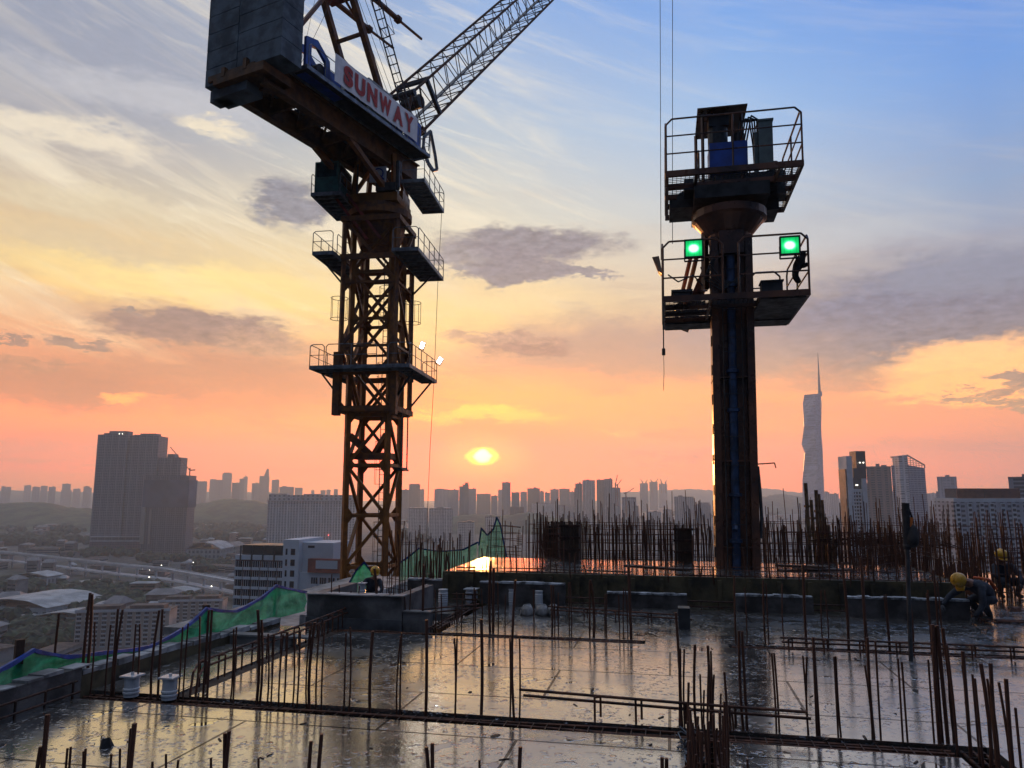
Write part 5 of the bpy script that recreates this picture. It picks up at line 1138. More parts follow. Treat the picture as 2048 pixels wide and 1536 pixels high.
mb = MB(SLAB); mb.add([(-6.02, 6.73, -.6), (-5.88, 6.73, -.6), (-5.88, 10.68, -.6), (-6.02, 10.68, -.6), (-6.02, 6.73, wz(6.73)), (-5.88, 6.73, wz(6.73)), (-5.88, 10.68, wz(10.68)), (-6.02, 10.68, wz(10.68))], BX); par2 = mb.build('parapet_wall', OLIVE); tag(par2, 'brown stained board parapet beyond the two white drain sleeves', 'parapet')
mb = MB(SLAB)
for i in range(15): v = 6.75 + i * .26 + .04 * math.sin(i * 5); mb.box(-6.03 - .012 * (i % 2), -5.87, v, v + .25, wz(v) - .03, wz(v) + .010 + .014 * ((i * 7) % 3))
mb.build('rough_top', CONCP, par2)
mb = MB(SLAB); mb.box(-5.85, -4.95, 9.3, 9.45, -.3, .09); mb.box(-5.85, -4.7, 9.28, 9.46, .091, .115); tag(mb.build('cross_beam', CONC), 'short concrete beam end between the board parapet and the rebar rail', 'beam')
mb = MB(SLAB); mb.box(-5.46, -3.94, 10.70, 10.86, -.5, .46); mb.box(-5.46, -5.30, 10.861, 12.2, -.5, .46); mb.box(-4.10, -3.94, 10.861, 12.2, -.5, .46)
sb = mb.build('stair_wall', CONCD); tag(sb, 'grey concrete box wall left of centre with a dark wet lower band', 'wall')
mb = MB(SLAB); mb.box(-5.465, -3.93, 10.68, 10.70, -.5, .13); mb.build('wet_band', mat('wet_concrete', (0.075, 0.08, 0.085), .4, 0, .3, 3), sb)
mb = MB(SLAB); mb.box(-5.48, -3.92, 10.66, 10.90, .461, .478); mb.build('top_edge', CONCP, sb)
mb = MB(SLAB); mb.box(-3.93, -3.55, 10.72, 10.84, -.3, .24); mb.box(-3.93, -3.5, 10.70, 10.86, .241, .26); tag(mb.build('low_wall', CONCD), 'low concrete upstand continuing right from the grey box wall', 'wall')
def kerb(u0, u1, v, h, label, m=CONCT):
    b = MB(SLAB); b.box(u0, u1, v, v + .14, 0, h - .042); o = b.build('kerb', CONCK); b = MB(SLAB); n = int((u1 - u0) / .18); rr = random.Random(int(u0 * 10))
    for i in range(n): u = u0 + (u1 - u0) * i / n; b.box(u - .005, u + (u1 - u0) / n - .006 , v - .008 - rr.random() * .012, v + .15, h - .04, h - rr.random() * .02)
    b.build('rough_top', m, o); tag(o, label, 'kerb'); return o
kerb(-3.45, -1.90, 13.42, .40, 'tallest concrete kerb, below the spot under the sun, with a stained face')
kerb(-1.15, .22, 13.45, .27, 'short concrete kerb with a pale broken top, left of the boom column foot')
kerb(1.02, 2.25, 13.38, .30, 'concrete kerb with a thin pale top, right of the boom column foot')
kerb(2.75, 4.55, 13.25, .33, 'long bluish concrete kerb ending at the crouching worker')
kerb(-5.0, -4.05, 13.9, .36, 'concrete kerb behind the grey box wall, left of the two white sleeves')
mb = MB(SLAB)
for z in (.05, .14): mb.tube((-4.0, 13.5, z), (4.6, 13.5, z), .014)
for i in range(30): u = -3.9 + i * .29; mb.tube((u, 13.5, 0), (u, 13.5, .15), .009)
tag(mb.build('bar_rail', RUSTD), 'long low rail of tied steel bars running between the kerbs', 'rebar')

# ---------------------------------------------------------------- beam cages lying in the slots of the deck
def beam_cage(p0, p1, zt, label, rail=None, n=None, wd=.16):
    """p0, p1 in slab coordinates (u, v)"""
    p0, p1 = Vector((p0[0], p0[1], 0)), Vector((p1[0], p1[1], 0)); d = (p1 - p0).normalized(); s = Vector((d.y, -d.x, 0)) * (wd / 2); L = (p1 - p0).length
    root = empty('beam_cage', SLAB(p0), label, 'beam cage')
    for k, (a, z) in enumerate(((1, zt), (-1, zt), (1, -.40), (-1, -.40), (0, zt + .004))):
        b = MB(SLAB); pts = [p0 + s * a + ZV * z + (Vector((0, 0, .012 * math.sin(i * 1.7 + k))) if 0 < i < 6 else Vector()) + d * (L * i / 6) for i in range(7)]; b.path(pts, .013, 6); b.build('long_bar', RUST, root)
    n = n or min(90, int(L / .12)); first = None
    for i in range(n):
        c = p0 + d * (L * (i + .5) / n)
        if first is None:
            b = MB(SLAB); q = [c + s * 1.1 + ZV * (zt + .012), c - s * 1.1 + ZV * (zt + .012), c - s * 1.1 + ZV * -.42, c + s * 1.1 + ZV * -.42]; b.path(q + [q[0]], .006, 4); first = b.build('stirrup', RUSTD, root); c0 = c
        else: o = first.copy(); COL.objects.link(o); o.location = first.location + SLAB(c) - SLAB(c0)
    return root
cg = beam_cage((-5.8, 6.70), (2.1, 6.70), -.03, 'long rebar beam cage in the near slot across the whole deck')
beam_cage((.20, 2.8), (.20, 6.5), -.03, 'rebar beam cage in the slot running towards the viewer, right of centre')
beam_cage((2.26, 3.0), (2.26, 6.8), -.03, 'rebar beam cage in the slot at the lower right corner')
beam_cage((-4.85, 10.48), (-.45, 10.48), -.02, 'rebar beam cage in the middle slot in front of the grey box wall')
beam_cage((.72, 10.46), (6.3, 10.46), -.02, 'rebar beam cage in the slot at the right, in front of the worker')
beam_cage((-3.46, 10.7), (-3.46, 12.7), .02, 'short rebar beam cage running back beside the grey box wall')
beam_cage((4.72, 12.9), (4.72, 20), .05, 'rebar beam cage running back along the side of the raised deck')
beam_cage((4.85, 13.2), (8.6, 13.05), .02, 'rebar beam cage running right from the crouching worker')
mb = MB(SLAB); mb.box(-4.92, -4.74, 6.88, 10.6, -.42, -.02); tag(mb.build('edge_board', PLYD), 'dark wet board lining the slot under the left rebar rail', 'board')
def raised_rail(pts, z, stubs, label, r=.013, dz=.06):
    root = empty('rebar_rail', SLAB((pts[0][0], pts[0][1], 0)), label, 'rebar rail')
    for k in range(2):
        b = MB(SLAB); q = [Vector((u + .03 * k, v + .04 * k, (zz if len(t) else z) - k * dz)) for (u, v, *t) in pts for zz in [t[0] if t else z]]; b.path(q, r, 6); b.build('long_bar', RUST, root)
    for (u, v, h) in stubs:
        b = MB(SLAB); b.path([(u, v - .02, 0), (u, v - .02, h), (u + .05, v + .02, h), (u + .05, v + .02, .02)], .011, 5); b.build('support_loop', RUST, root)
    return root
raised_rail([(-4.72, 6.86, .0), (-4.76, 6.95, .2), (-4.83, 7.15, .26), (-4.83, 9, .26), (-4.83, 10.9, .27)], .26, [(-4.84, 7.2 + i * .33, .25) for i in range(11)], 'raised rail of two bent rebars rising along the left side of the wet deck')
raised_rail([(-1.42, 7.0), (.05, 6.86), (1.05, 6.80)], .20, [(-.36, 6.93, .19), (.02, 6.88, .19), (.43, 6.86, .19), (-.72, 6.93, .19)], 'raised pair of rebars above the near slot, centre right')
raised_rail([(-4.2, 10.9), (-3.1, 12.0)], .2, [(-3.9, 11.2, .19), (-3.4, 11.7, .19)], 'short raised pair of rebars slanting beside the grey box wall')
raised_rail([(-2.0, 12.2), (-.85, 11.95), (.22, 11.72)], .17, [(-1.9 + i * .5, 12.18 - i * .11, .16) for i in range(5)], 'raised pair of rebars in the middle of the wet deck')
raised_rail([(1.3, 10.30), (4.0, 10.28), (6.6, 10.2)], .16, [(1.4 + i * .42, 10.28, .15) for i in range(12)], 'raised pair of rebars with hoops above the right slot')
mb = MB(SLAB); mb.box(.05, .22, 11.55, 11.8, .0, .30); tag(mb.build('dark_post_box', DARK), 'small dark steel box at the right end of the raised middle rebars', 'steel box')

# ---------------------------------------------------------------- standing starter bars
ubar = MB(); ubar.tube((0, 0, 0), (0, 0, 1), 1.0, 8); proto_bar = ubar.build('standing_bar', RUST); UB0 = proto_bar.data; bpy.data.objects.remove(proto_bar)
UBS = [UB0]
for bx_, by_ in ((1.6, .4), (-2.2, .8), (.6, -2.4), (2.8, 1.5), (-1.0, -1.8)):      # slightly bowed and kinked bars
    ub = MB(); pts_ = [(bx_ * math.sin(math.pi * t) + (bx_ * .8 * max(0, t - .7)), by_ * math.sin(math.pi * t), t) for t in (0, .2, .4, .6, .8, 1)]
    vs_ = [(p_[0] + math.cos(k_ * .7854), p_[1] + math.sin(k_ * .7854), p_[2]) for p_ in pts_ for k_ in range(8)]
    ub.add(vs_, [(j_ * 8 + k_, j_ * 8 + (k_ + 1) % 8, j_ * 8 + 8 + (k_ + 1) % 8, j_ * 8 + 8 + k_) for j_ in range(5) for k_ in range(8)] + [tuple(range(7, -1, -1)), tuple(range(40, 48))])
    ob_ = ub.build('standing_bar', RUST); UBS.append(ob_.data); bpy.data.objects.remove(ob_)
rr = random.Random(3)
def sbar(pt, h, r, label, group, lean=None):
    o = bpy.data.objects.new('standing_bar', rr.choice(UBS)); COL.objects.link(o); o.location = pt; o.scale = (r, r, h)
    lx, ly = lean or (rr.uniform(-.012, .012), rr.uniform(-.012, .012)); o.rotation_euler = (ly, lx, rr.uniform(0, 3)); return tag(o, label, 'rebar', group)
def px_bar(xb, yb, yt, thick, label, group, z=0.0):
    p = G(xb, yb, z); t = on_y(xb, yt, p.y); sbar(p - ZV * .25, t - z + .25, thick, label, group)
def on_y(px, py, d): return P(px, py, d).z
TK, TN = .0125, .0075
NEAR = [(109,1362,1226,1),(163,1376,1186,2),(169,1380,1188,2),(178,1384,1244,0),(212,1388,1249,0),(222,1389,1218,1),(231,1390,1219,1),(260,1391,1248,0),(270,1391,1248,0),(306,1393,1221,1),(316,1394,1218,1),(357,1396,1254,0),(366,1396,1247,0),
 (388,1397,1233,0),(405,1398,1222,1),(414,1399,1220,1),(458,1402,1258,0),(467,1402,1254,0),(510,1405,1220,2),(516,1405,1240,1),(532,1406,1268,0),(542,1407,1268,0),(560,1408,1268,0),(568,1408,1264,0),(583,1409,1260,0),(592,1410,1262,0),
 (613,1411,1258,0),(617,1411,1258,0),(623,1412,1245,2),(635,1413,1250,0),(644,1413,1245,0),(688,1416,1266,0),(696,1416,1255,0),(743,1418,1262,2),(797,1421,1273,0),(801,1421,1266,0),(851,1424,1240,2),(907,1427,1276,0),(910,1427,1276,0),
 (960,1430,1238,2),(1018,1433,1276,0),(1032,1434,1160,1),(1037,1434,1276,0),(1356,1452,1225,1),(1368,1453,1297,0),(1372,1453,1298,0),(1397,1455,1289,1),(1405,1456,1349,0),(1411,1456,1380,0),(1419,1456,1291,1),(1426,1457,1302,0),(1433,1457,1350,0),
 (1444,1458,1387,0),(1465,1459,1421,0),(1490,1461,1262,1),(1495,1461,1262,1),(1551,1465,1306,0),(1558,1465,1306,0),(1614,1469,1312,0),(1621,1469,1314,0),(1633,1470,1274,1),(1639,1470,1276,1),(1676,1473,1314,0),(1685,1473,1313,0),
 (1741,1477,1330,0),(1751,1478,1275,1),(1761,1478,1282,0),(1805,1481,1317,0),(1815,1481,1324,0),(1868,1484,1319,0),(1879,1485,1248,2),(1886,1486,1254,1),(1897,1487,1251,2),(1906,1487,1256,1),(1916,1488,1300,0)]
for x, yb, yt, k in NEAR:
    px_bar(x, yb, yt, (.0085, .012, .015)[k], ['thin rusty bar standing in the long row along the near slot', 'medium rusty bar standing in the long row along the near slot', 'thick rusty bar standing in the long row along the near slot'][k], ['thin bars of the near slot row', 'medium bars of the near slot row', 'thick bars of the near slot row'][k])
for x, yb, yt, k in [(1936,1505,1330,0),(1941,1506,1302,1),(1960,1523,1349,0),(1967,1526,1357,0),(1975,1535,1327,1),(1991,1545,1358,0),(1995,1548,1371,0),(2000,1552,1327,1),(2020,1566,1365,0),(2030,1572,1357,1),(2047,1580,1415,0),(1913,1500,1290,0)]:
    px_bar(x, yb, yt, (.009, .014)[k], 'rusty bar standing in the slanting row at the lower right corner', 'bars of the lower right corner row')
for x, yt, k in [(74,1430,2),(66,1494,1),(122,1496,0),(131,1494,0),(152,1503,0),(159,1498,0),(213,1508,0),(229,1498,0),(247,1458,1),(257,1446,2),(320,1509,0),(296,1523,0),(348,1520,0),(413,1516,0),(441,1467,1),(450,1462,1),(512,1516,0),(615,1483,1),(636,1469,1),(850,1493,1),(860,1486,1),
                (1043,1495,1),(1325,1515,1),(1340,1518,1),(956,1520,0),(1500,1518,0)]:
    px_bar(x, 1650, yt, (.0075, .012, .015)[k], 'cut rusty bar top sticking up at the very bottom of the photo', 'bar tops along the bottom edge')
# column starter bars in the centre-right foreground
cb_ = empty('column_starter_cage', G(1418, 1600), 'dense bundle of brown column starter bars at the bottom, right of centre', 'rebar cage')
for i in range(26):
    a = i / 26 * 6.283; x = 1418 + 36 * math.cos(a); yb = 1610 + 40 * math.sin(a); p = G(x, yb, 0); h = rr.uniform(.36, .62) + (.25 if i % 5 == 0 else 0)
    o = bpy.data.objects.new('upright_bar', rr.choice(UBS)); COL.objects.link(o); o.parent = cb_; o.location = p - cb_.location - ZV * .1; o.scale = (.0085, .0085, h + .1); o.rotation_euler = (rr.uniform(-.02, .02), rr.uniform(-.02, .02), 0)
for z in (.05, .2): mbq = MB(); c = G(1418, 1610); mbq.ring((c.x, c.y, z), .155, .007, 16, 4); mbq.build('tie_ring', RUST, cb_)
mbq = MB(); rq = random.Random(4)
for i in range(9):
    c = G(1385 + rq.uniform(-12, 12), 1470 + i * 9); mbq.path([(c.x + .06 * math.sin(i * 2 + t), c.y + .05 * math.cos(i + t * 1.3) + t * .03, -.02 + .05 * math.sin(t * 1.1 + i) ** 2) for t in range(6)], .006, 4)
tag(mbq.build('wire_tangle', STEEL, origin=G(1385, 1500)), 'loose tangle of pale wire in the slot left of the column bars', 'wire')
MID = [(641,1254,1190,0),(660,1255,1148,0),(674,1256,1170,0),(700,1257,1182,0),(718,1258,1172,0),(747,1259,1137,2),(752,1259,1180,0),(780,1261,1182,0),(786,1261,1170,0),(808,1262,1190,0),(819,1263,1176,0),(845,1264,1130,2),(868,1265,1180,0),(882,1266,1188,0),(911,1267,1185,0),(925,1268,1187,0),
 (947,1269,1176,0),(951,1269,1180,0),(962,1270,1178,0),(982,1271,1122,2),(986,1271,1136,2),(996,1272,1166,0),(1012,1273,1190,0),(1068,1275,1180,0),(1103,1277,1170,1),(1107,1277,1172,0),(1117,1278,1186,0),(1139,1279,1165,0),(1142,1279,1165,0),(1179,1281,1164,1),(1184,1281,1160,2),(1188,1281,1180,0),
 (1211,1282,1188,0),(1216,1283,1188,0),(1250,1284,1176,0),(1254,1284,1178,0),(1263,1285,1132,2),(1240,1284,1190,0)]
for x, yb, yt, k in MID:
    px_bar(x, yb - 6, yt, (.009, .0135, .020)[k], ['thin rusty bar standing in the middle row, left half of the deck', 'medium rusty bar standing in the middle row, left half of the deck', 'thick rusty bar standing in the middle row, left half of the deck'][k], ['thin bars of the middle row', 'medium bars of the middle row', 'thick bars of the middle row'][k])
MID2 = [(1472,1290,1150,1),(1492,1291,1175,0),(1532,1293,1160,1),(1538,1293,1166,0),(1571,1295,1168,0),(1613,1297,1130,2),(1650,1300,1180,0),(1655,1300,1180,0),(1695,1302,1125,2),(1732,1304,1115,2),(1738,1304,1150,1),(1777,1306,1190,0),(1781,1306,1190,0),(1823,1309,1160,1),(1860,1311,1186,0),(1866,1311,1180,0),(1879,1312,1140,1),(1886,1312,1160,0)]
for x, yb, yt, k in MID2:
    px_bar(x, yb - 5, yt, (.009, .013, .018)[k], ['thin rusty bar standing in the right-hand row in front of the kerbs', 'medium rusty bar standing in the right-hand row in front of the kerbs', 'thick rusty bar standing in the right-hand row in front of the kerbs'][k], ['thin bars of the right-hand row', 'medium bars of the right-hand row', 'thick bars of the right-hand row'][k])

# ---------------------------------------------------------------- rebar cages of walls and columns behind
def cage(p0, p1, z0, zt, n, label, r=.009, jit=.22, hz_=(.25, .45, .7), clump=0.0, seed=1, wid=.2, zmid=None, tall=.08):
    """a wall cage: up to 100 uprights tied by horizontals"""
    q = random.Random(seed); a, b = Vector((p0[0], p0[1], 0)), Vector((p1[0], p1[1], 0)); d = (b - a); L = d.length; dn = d / L; s = Vector((-dn.y, dn.x, 0))
    root = empty('wall_rebar_cage', SLAB((p0[0], p0[1], z0)), label, 'rebar cage')
    for i in range(n):
        t = (i + q.uniform(-.35, .35)) / (n - 1)
        if clump: t = (round(t * L / clump) + q.uniform(-.22, .22)) * clump / L if q.random() < .55 else t
        c = a + d * t + s * (wid / 2 * (1 if i % 2 else -1)); h = (zt - z0) * (1 + q.uniform(-jit, jit * .6)) + (q.uniform(.1, .35) if q.random() < tall else 0)
        o = bpy.data.objects.new('upright_bar', q.choice(UBS)); COL.objects.link(o); o.parent = root; o.location = SLAB((c.x, c.y, z0)) - root.location; rad = r * q.choice((.8, 1, 1, 1.35)); o.scale = (rad, rad, h); o.rotation_euler = (q.uniform(-.03, .03), q.uniform(-.035, .035), 0)
    for f in hz_:
        for k in (1, -1):
            z = z0 + (zt - z0) * f + q.uniform(-.03, .03); e0, e1_ = q.uniform(-.02, .1), q.uniform(.9, 1.02); bq = MB(SLAB); c0, c1 = a + d * e0 + s * (wid / 2 * k), a + d * e1_ + s * (wid / 2 * k)
            bq.path([(c0.x, c0.y, z), ((c0.x + c1.x) / 2, (c0.y + c1.y) / 2, z + q.uniform(-.03, .02)), (c1.x, c1.y, z + q.uniform(-.03, .03))], r * .7, 5); bq.build('cross_bar', RUST, root)
    return root
cage((-5.3, 15.1), (-4.35, 14.2), -.6, .86, 26, 'rebar cage rising from the ledge in front of the crane mast foot', seed=1, hz_=(.35, .6))
cage((-6.4, 16.6), (-4.4, 15.6), -.7, 1.06, 44, 'tall comb of evenly cut rebars right of the crane mast, over the green net', seed=2, jit=.08, hz_=(.3, .42), wid=.5)
cage((-4.2, 13.93), (-.4, 13.93), .35, .86, 30, 'sparse thick rebars along the left front edge of the raised deck', r=.012, seed=3, jit=.5, hz_=(.3, .5), wid=.1)
cage((-.3, 13.93), (4.5, 13.93), .35, .95, 40, 'sparse thick rebars along the right front edge of the raised deck', r=.012, seed=4, jit=.5, hz_=(.3, .5), wid=.1)
cage((-4.2, 17.1), (-3.4, 17.1), .2, 1.3, 9, 'open square rebar grid at the left end of the back wall cage', seed=5, jit=.15, hz_=(.2, .35, .5, .65, .8, .9), wid=.05)
cage((-3.3, 17.15), (.6, 17.15), .2, 1.42, 95, 'dense wall rebar cage behind the raised deck, left of the boom column', seed=6, clump=.4, hz_=(.25, .4, .55, .7, .85))
cage((-3.3, 18.6), (1.0, 18.6), -1.2, 1.48, 95, 'second dense wall rebar cage farther behind, left of the boom column', seed=7, hz_=(.45, .6, .75, .9), wid=.5)
cage((1.3, 17.1), (5.2, 17.1), .2, 1.38, 92, 'dense wall rebar cage behind the raised deck, right of the boom column', seed=8, clump=.35, hz_=(.25, .45, .6, .8))
cage((1.5, 19.2), (6.4, 19.2), -1.2, 1.55, 95, 'farther wall rebar cage right of the boom column', seed=9, hz_=(.5, .65, .8, .9), wid=.6)
cage((4.75, 13.9), (4.75, 18.8), .0, 1.02, 70, 'long rebar cage running back along the right side of the raised deck', seed=10, r=.010, hz_=(.2, .5, .8), jit=.3)
cage((5.4, 19.5), (9.6, 18.3), .0, 1.45, 90, 'wall rebar cage at the far right below the crowned condominium', seed=11, clump=.5, hz_=(.3, .5, .7, .85), wid=.6)
cage((6.2, 16.8), (9.2, 16.4), .0, 1.25, 80, 'nearer wall rebar cage at the right edge behind the helmeted worker', seed=12, clump=.3, hz_=(.25, .45, .65, .85))
cage((3.2, 15.2), (4.4, 16.6), .5, 1.2, 40, 'small slanting rebar cage on the raised deck near the timber battens', seed=13, hz_=(.2, .4, .6))
cage((5.35, 15.0), (6.3, 18.5), .0, 1.1, 40, 'rebar row receding to the right of the raised deck', seed=14, hz_=(.15, .5))
cage((5.5, 15.4), (7.6, 15.0), .0, 1.0, 60, 'low thick rebar cage directly in front of the second squatting worker', seed=15, clump=.25, hz_=(.2, .5, .8))
cage((-3.2, 17.6), (.9, 17.6), .2, 1.32, 90, 'third dense rebar cage between the two long ones, left of the boom column', seed=16, hz_=(.35, .6, .85))
cage((1.4, 17.8), (5.8, 17.8), .2, 1.3, 90, 'third dense rebar cage between the two long ones, right of the boom column', seed=17, hz_=(.35, .6, .85))
mb = MB(SLAB); q = random.Random(9)
for i in range(46):
    u, v, z = q.uniform(2.9, 5.0), q.uniform(17.3, 18.4), q.uniform(.9, 1.02); a = q.uniform(-.25, .25); L = q.uniform(.7, 1.4); mb.path([(u, v, z), (u + L * .5, v + a * .5, z + q.uniform(-.05, .08)), (u + L, v + a, z - .14 * L)], .009, 4)
tag(mb.build('rebar_bundle', RUSTD, origin=SLAB((3.5, 17.5, .9))), 'sagging bundle of loose rebars laid over the cage behind the raised deck', 'rebar bundle')
def form_box(u, v, w_, z0, z1, label):
    b = MB(SLAB); n = 7
    for i in range(n): x = u + w_ * i / n; h = z1 - (.12 * abs(math.sin(i * 2.1))); b.box(x, x + w_ / n - .004, v, v + .05, z0, h); b.box(x, x + w_ / n - .004, v + .35, v + .4, z0, h - .03)
    b.box(u, u + .04, v + .051, v + .349, z0, z1 - .1); b.box(u + w_ - .04, u + w_ - .005, v + .051, v + .349, z0, z1 - .08)
    o = tag(b.build('column_formwork', PLYD, origin=SLAB((u, v, z0))), label, 'formwork')
    b = MB(SLAB)
    for f in (.25, .55, .85): z = z0 + (z1 - z0) * f; b.box(u - .03, u + w_ + .03, v - .04, v - .002, z, z + .05)
    b.build('clamp', RUSTD, o)
form_box(-2.42, 16.6, .40, .5, 1.36, 'dark board column formwork in the back cage, left one of two')
form_box(.05, 16.6, .36, .5, 1.30, 'dark board column formwork in the back cage, close left of the boom column')
form_box(-3.0, 18.0, .3, -1.2, 1.3, 'narrow dark formwork hidden among the far left rebars')
# planks and bits at the column foot
for i, (u0, v0, u1, v1, z) in enumerate( ((1.9, 14.6, 3.2, 14.9, .55), (.3, 14.3, -.9, 14.7, .56), (1.9, 14.9, 2.7, 14.5, .62))):
    mb = MB(SLAB); a, b_ = Vector((u0, v0, z)), Vector((u1, v1, z + .02)); d = (b_ - a).normalized(); s = Vector((-d.y, d.x, 0)) * .1
    mb.add([tuple(a - s), tuple(b_ - s), tuple(b_ + s), tuple(a + s), tuple(a - s + ZV * .04), tuple(b_ - s + ZV * .04), tuple(b_ + s + ZV * .04), tuple(a + s + ZV * .04)], BX)
    tag(mb.build('loose_plank', PLYD, origin=SLAB((u0, v0, z))), ['long dark plank lying on the raised deck right of the boom column foot', 'dark plank lying on the raised deck left of the boom column foot', 'short dark plank resting across another right of the boom column foot'][i], 'plank')
# standing timber battens
for i, (x0, xt, yt, w_) in enumerate(((1622, 1611, 966, .06), (1632, 1622, 1000, .055), (1640, 1632, 980, .06), (1648, 1637, 988, .06), (1655, 1644, 1000, .05), (1662, 1656, 1050, .07), (1670, 1668, 1078, .08))):
    d_ = 16.6 + i * .08; a = P(x0, 1130, d_); b_ = P(xt, yt, d_); mb = MB(); mb.bar(tuple(a), tuple(b_), w_)
    for f in (.35, .7): c = a.lerp(b_, f); mb.box(c.x - .05, c.x + .05, c.y - .05, c.y + .05, c.z, c.z + .05)
    tag(mb.build('timber_batten', WOOD, origin=a), '%s upright timber batten from the left in the bundle right of the boom column' % ORD[i], 'batten', 'upright timber battens')
# pole with a hung bag
a, b_ = P(1822, 1322, G(1822, 1322).y), P(1811, 1006, G(1822, 1322).y); mb = MB(); mb.tube(tuple(a), tuple(a.lerp(b_, .78)), .026, 10); t = a.lerp(b_, .78); mb.tube(tuple(a.lerp(b_, .72)), tuple(a.lerp(b_, .735)), .05, 10)
pole = tag(mb.build('steel_pole', DARK, origin=a), 'upright steel pole with a black padded top, left of the crouching worker', 'pole')
mb = MB(); mb.tube(tuple(a.lerp(b_, .70)), tuple(b_), .045, 10); mb.build('black_sleeve', BLK, pole)
pb = P(1826, 1068, a.y - .02); q = P(1814, 1008, a.y)
bag = skin_obj('tool_bag', [pb + Vector((0, 0, .13)), pb + Vector((.01, 0, .02)), pb + Vector((-.04, 0, -.10)), pb + Vector((.03, 0, -.16))], [(0, 1), (1, 2), (2, 3)], [.03, .085, .10, .05], BLK, origin=pb)
tag(bag, 'black tool bag hanging by a strap from the padded steel pole', 'bag')
mb = MB(); mb.path([tuple(q), tuple(q.lerp(pb, .5) + Vector((.03, 0, 0))), tuple(pb + Vector((0.01, 0, .13)))], .012, 5); mb.build('strap', BLK, bag)
mb = MB(); pq = P(1825, 1055, a.y - .03); mb.tube(tuple(pq + Vector((0, 0, .12))), tuple(pq - Vector((.03, 0, .05))), .02, 6, .01); mb.build('orange_handle', ORANGE, bag)
# white drain sleeves
def sleeve(px, pyb, pyt, wpx, label, plate=True, ribs=2):
    z0 = 0.0; p = G(px, pyb, z0); h = on_y(px, pyt, p.y) - z0; r = wpx / 2 / FPX * p.y
    prof = [(r, 0)]
    for k in range(ribs): zz = h * (.12 + k * (.16 if ribs < 4 else .13)); prof += [(r, zz), (r * 1.12, zz + .008), (r * 1.12, zz + .022), (r, zz + .03)]
    prof += [(r, h - .03), (r * 1.08, h - .028), (r * 1.08, h - .012)]
    b = MB(); b.lathe(tuple(p), prof, 20); o = tag(b.build('pipe_sleeve', WHT, origin=p), label, 'pipe sleeve')
    if plate:
        b = MB(rotframe(p, -12)); b.box(-r * 1.18, r * 1.18, -r * 1.18, r * 1.18, h - .011, h + .004); b.tube((0, 0, h), (0, 0, h + .03), .015, 8); b.build('cap_plate', WHT, o)
sleeve(262, 1392, 1350, 27, 'white drain sleeve with a square plate, left one of the near pair'); sleeve(338, 1398, 1353, 27, 'white drain sleeve with a square plate, right one of the near pair')
sleeve(723, 1190, 1166, 14, 'small white sleeve standing behind the grey box wall under the crane mast')
for i, (x, yb, yt, w_) in enumerate(((853, 1205, 1172, 11), (886, 1209, 1177, 17), (943, 1203, 1177, 22), (992, 1206, 1176, 8), (1024, 1208, 1176, 14), (1078, 1212, 1180, 14))):
    sleeve(x, yb, yt, w_, '%s ribbed white sleeve from the left, in the row below the back kerb' % ORD[i], plate=i in (0, 2), ribs=5)
for i, x in enumerate((1054, 1084, 1107)):
    p = G(x, 1231, 0); b = MB(rotframe(p, 20 - i * 30)); b.lathe((0, 0, 0), [(.085, 0), (.10, .05), (.095, .10), (.075, .14), (.04, .165), (.01, .17)], 20); b.path([(-.105, 0, .0), (-.10, 0, .09), (-.05, 0, .165), (.05, 0, .172), (.10, 0, .09), (.105, 0, 0)], .014, 6)
    tag(b.build('domed_cap', [mat('cap_grey', (.30, .29, .28), .5, 0, .3, 8)], origin=p, smooth=True), ['domed white pipe cap, left one standing apart from the pair', 'domed white pipe cap, left one of the touching pair', 'domed white pipe cap, right one of the touching pair'][i], 'pipe cap')
# litter on the wet deck
def rag(px, py, sx, sy, h, label, m=BLK, cat='debris', name='crumpled_bag'):
    p = G(px, py, 0); b = MB(rotframe(p, 30)); q = random.Random(int(px)); vs = [(sx * q.uniform(.7, 1.2) * math.cos(t * 1.047), sy * q.uniform(.7, 1.2) * math.sin(t * 1.047), 0.001) for t in range(6)]
    vs += [(x * q.uniform(.5, .9), y * q.uniform(.4, .9), h * q.uniform(.5, 1.1)) for x, y, z in vs] + [(0, 0, h * .8)]
    fs = [(i, (i + 1) % 6, 6 + (i + 1) % 6, 6 + i) for i in range(6)] + [(6 + i, 6 + (i + 1) % 6, 12) for i in range(6)] + [tuple(range(5, -1, -1))]
    b.add(vs, fs); return tag(b.build(name, m, origin=p), label, cat)
rag(212, 1494, .065, .05, .08, 'small black crumpled bag lying on the wet deck at the lower left')
rag(990, 1472, .05, .03, .012, 'small offcut of board lying on the deck near the bottom centre', WOOD, 'offcut', 'board_offcut')
rag(1500, 1388, .15, .04, .012, 'dark curved scrap lying in a puddle right of the column bars', PLYD, 'scrap', 'steel_scrap')
rag(1540, 1243, .22, .03, .012, 'thin dark strip lying on the wet deck in front of the right kerbs', PLYD, 'strip', 'timber_strip')
rag(2030, 1222, .16, .1, .07, 'rusty heap of fittings on the deck at the right edge', RUST, 'fittings', 'fittings_heap')

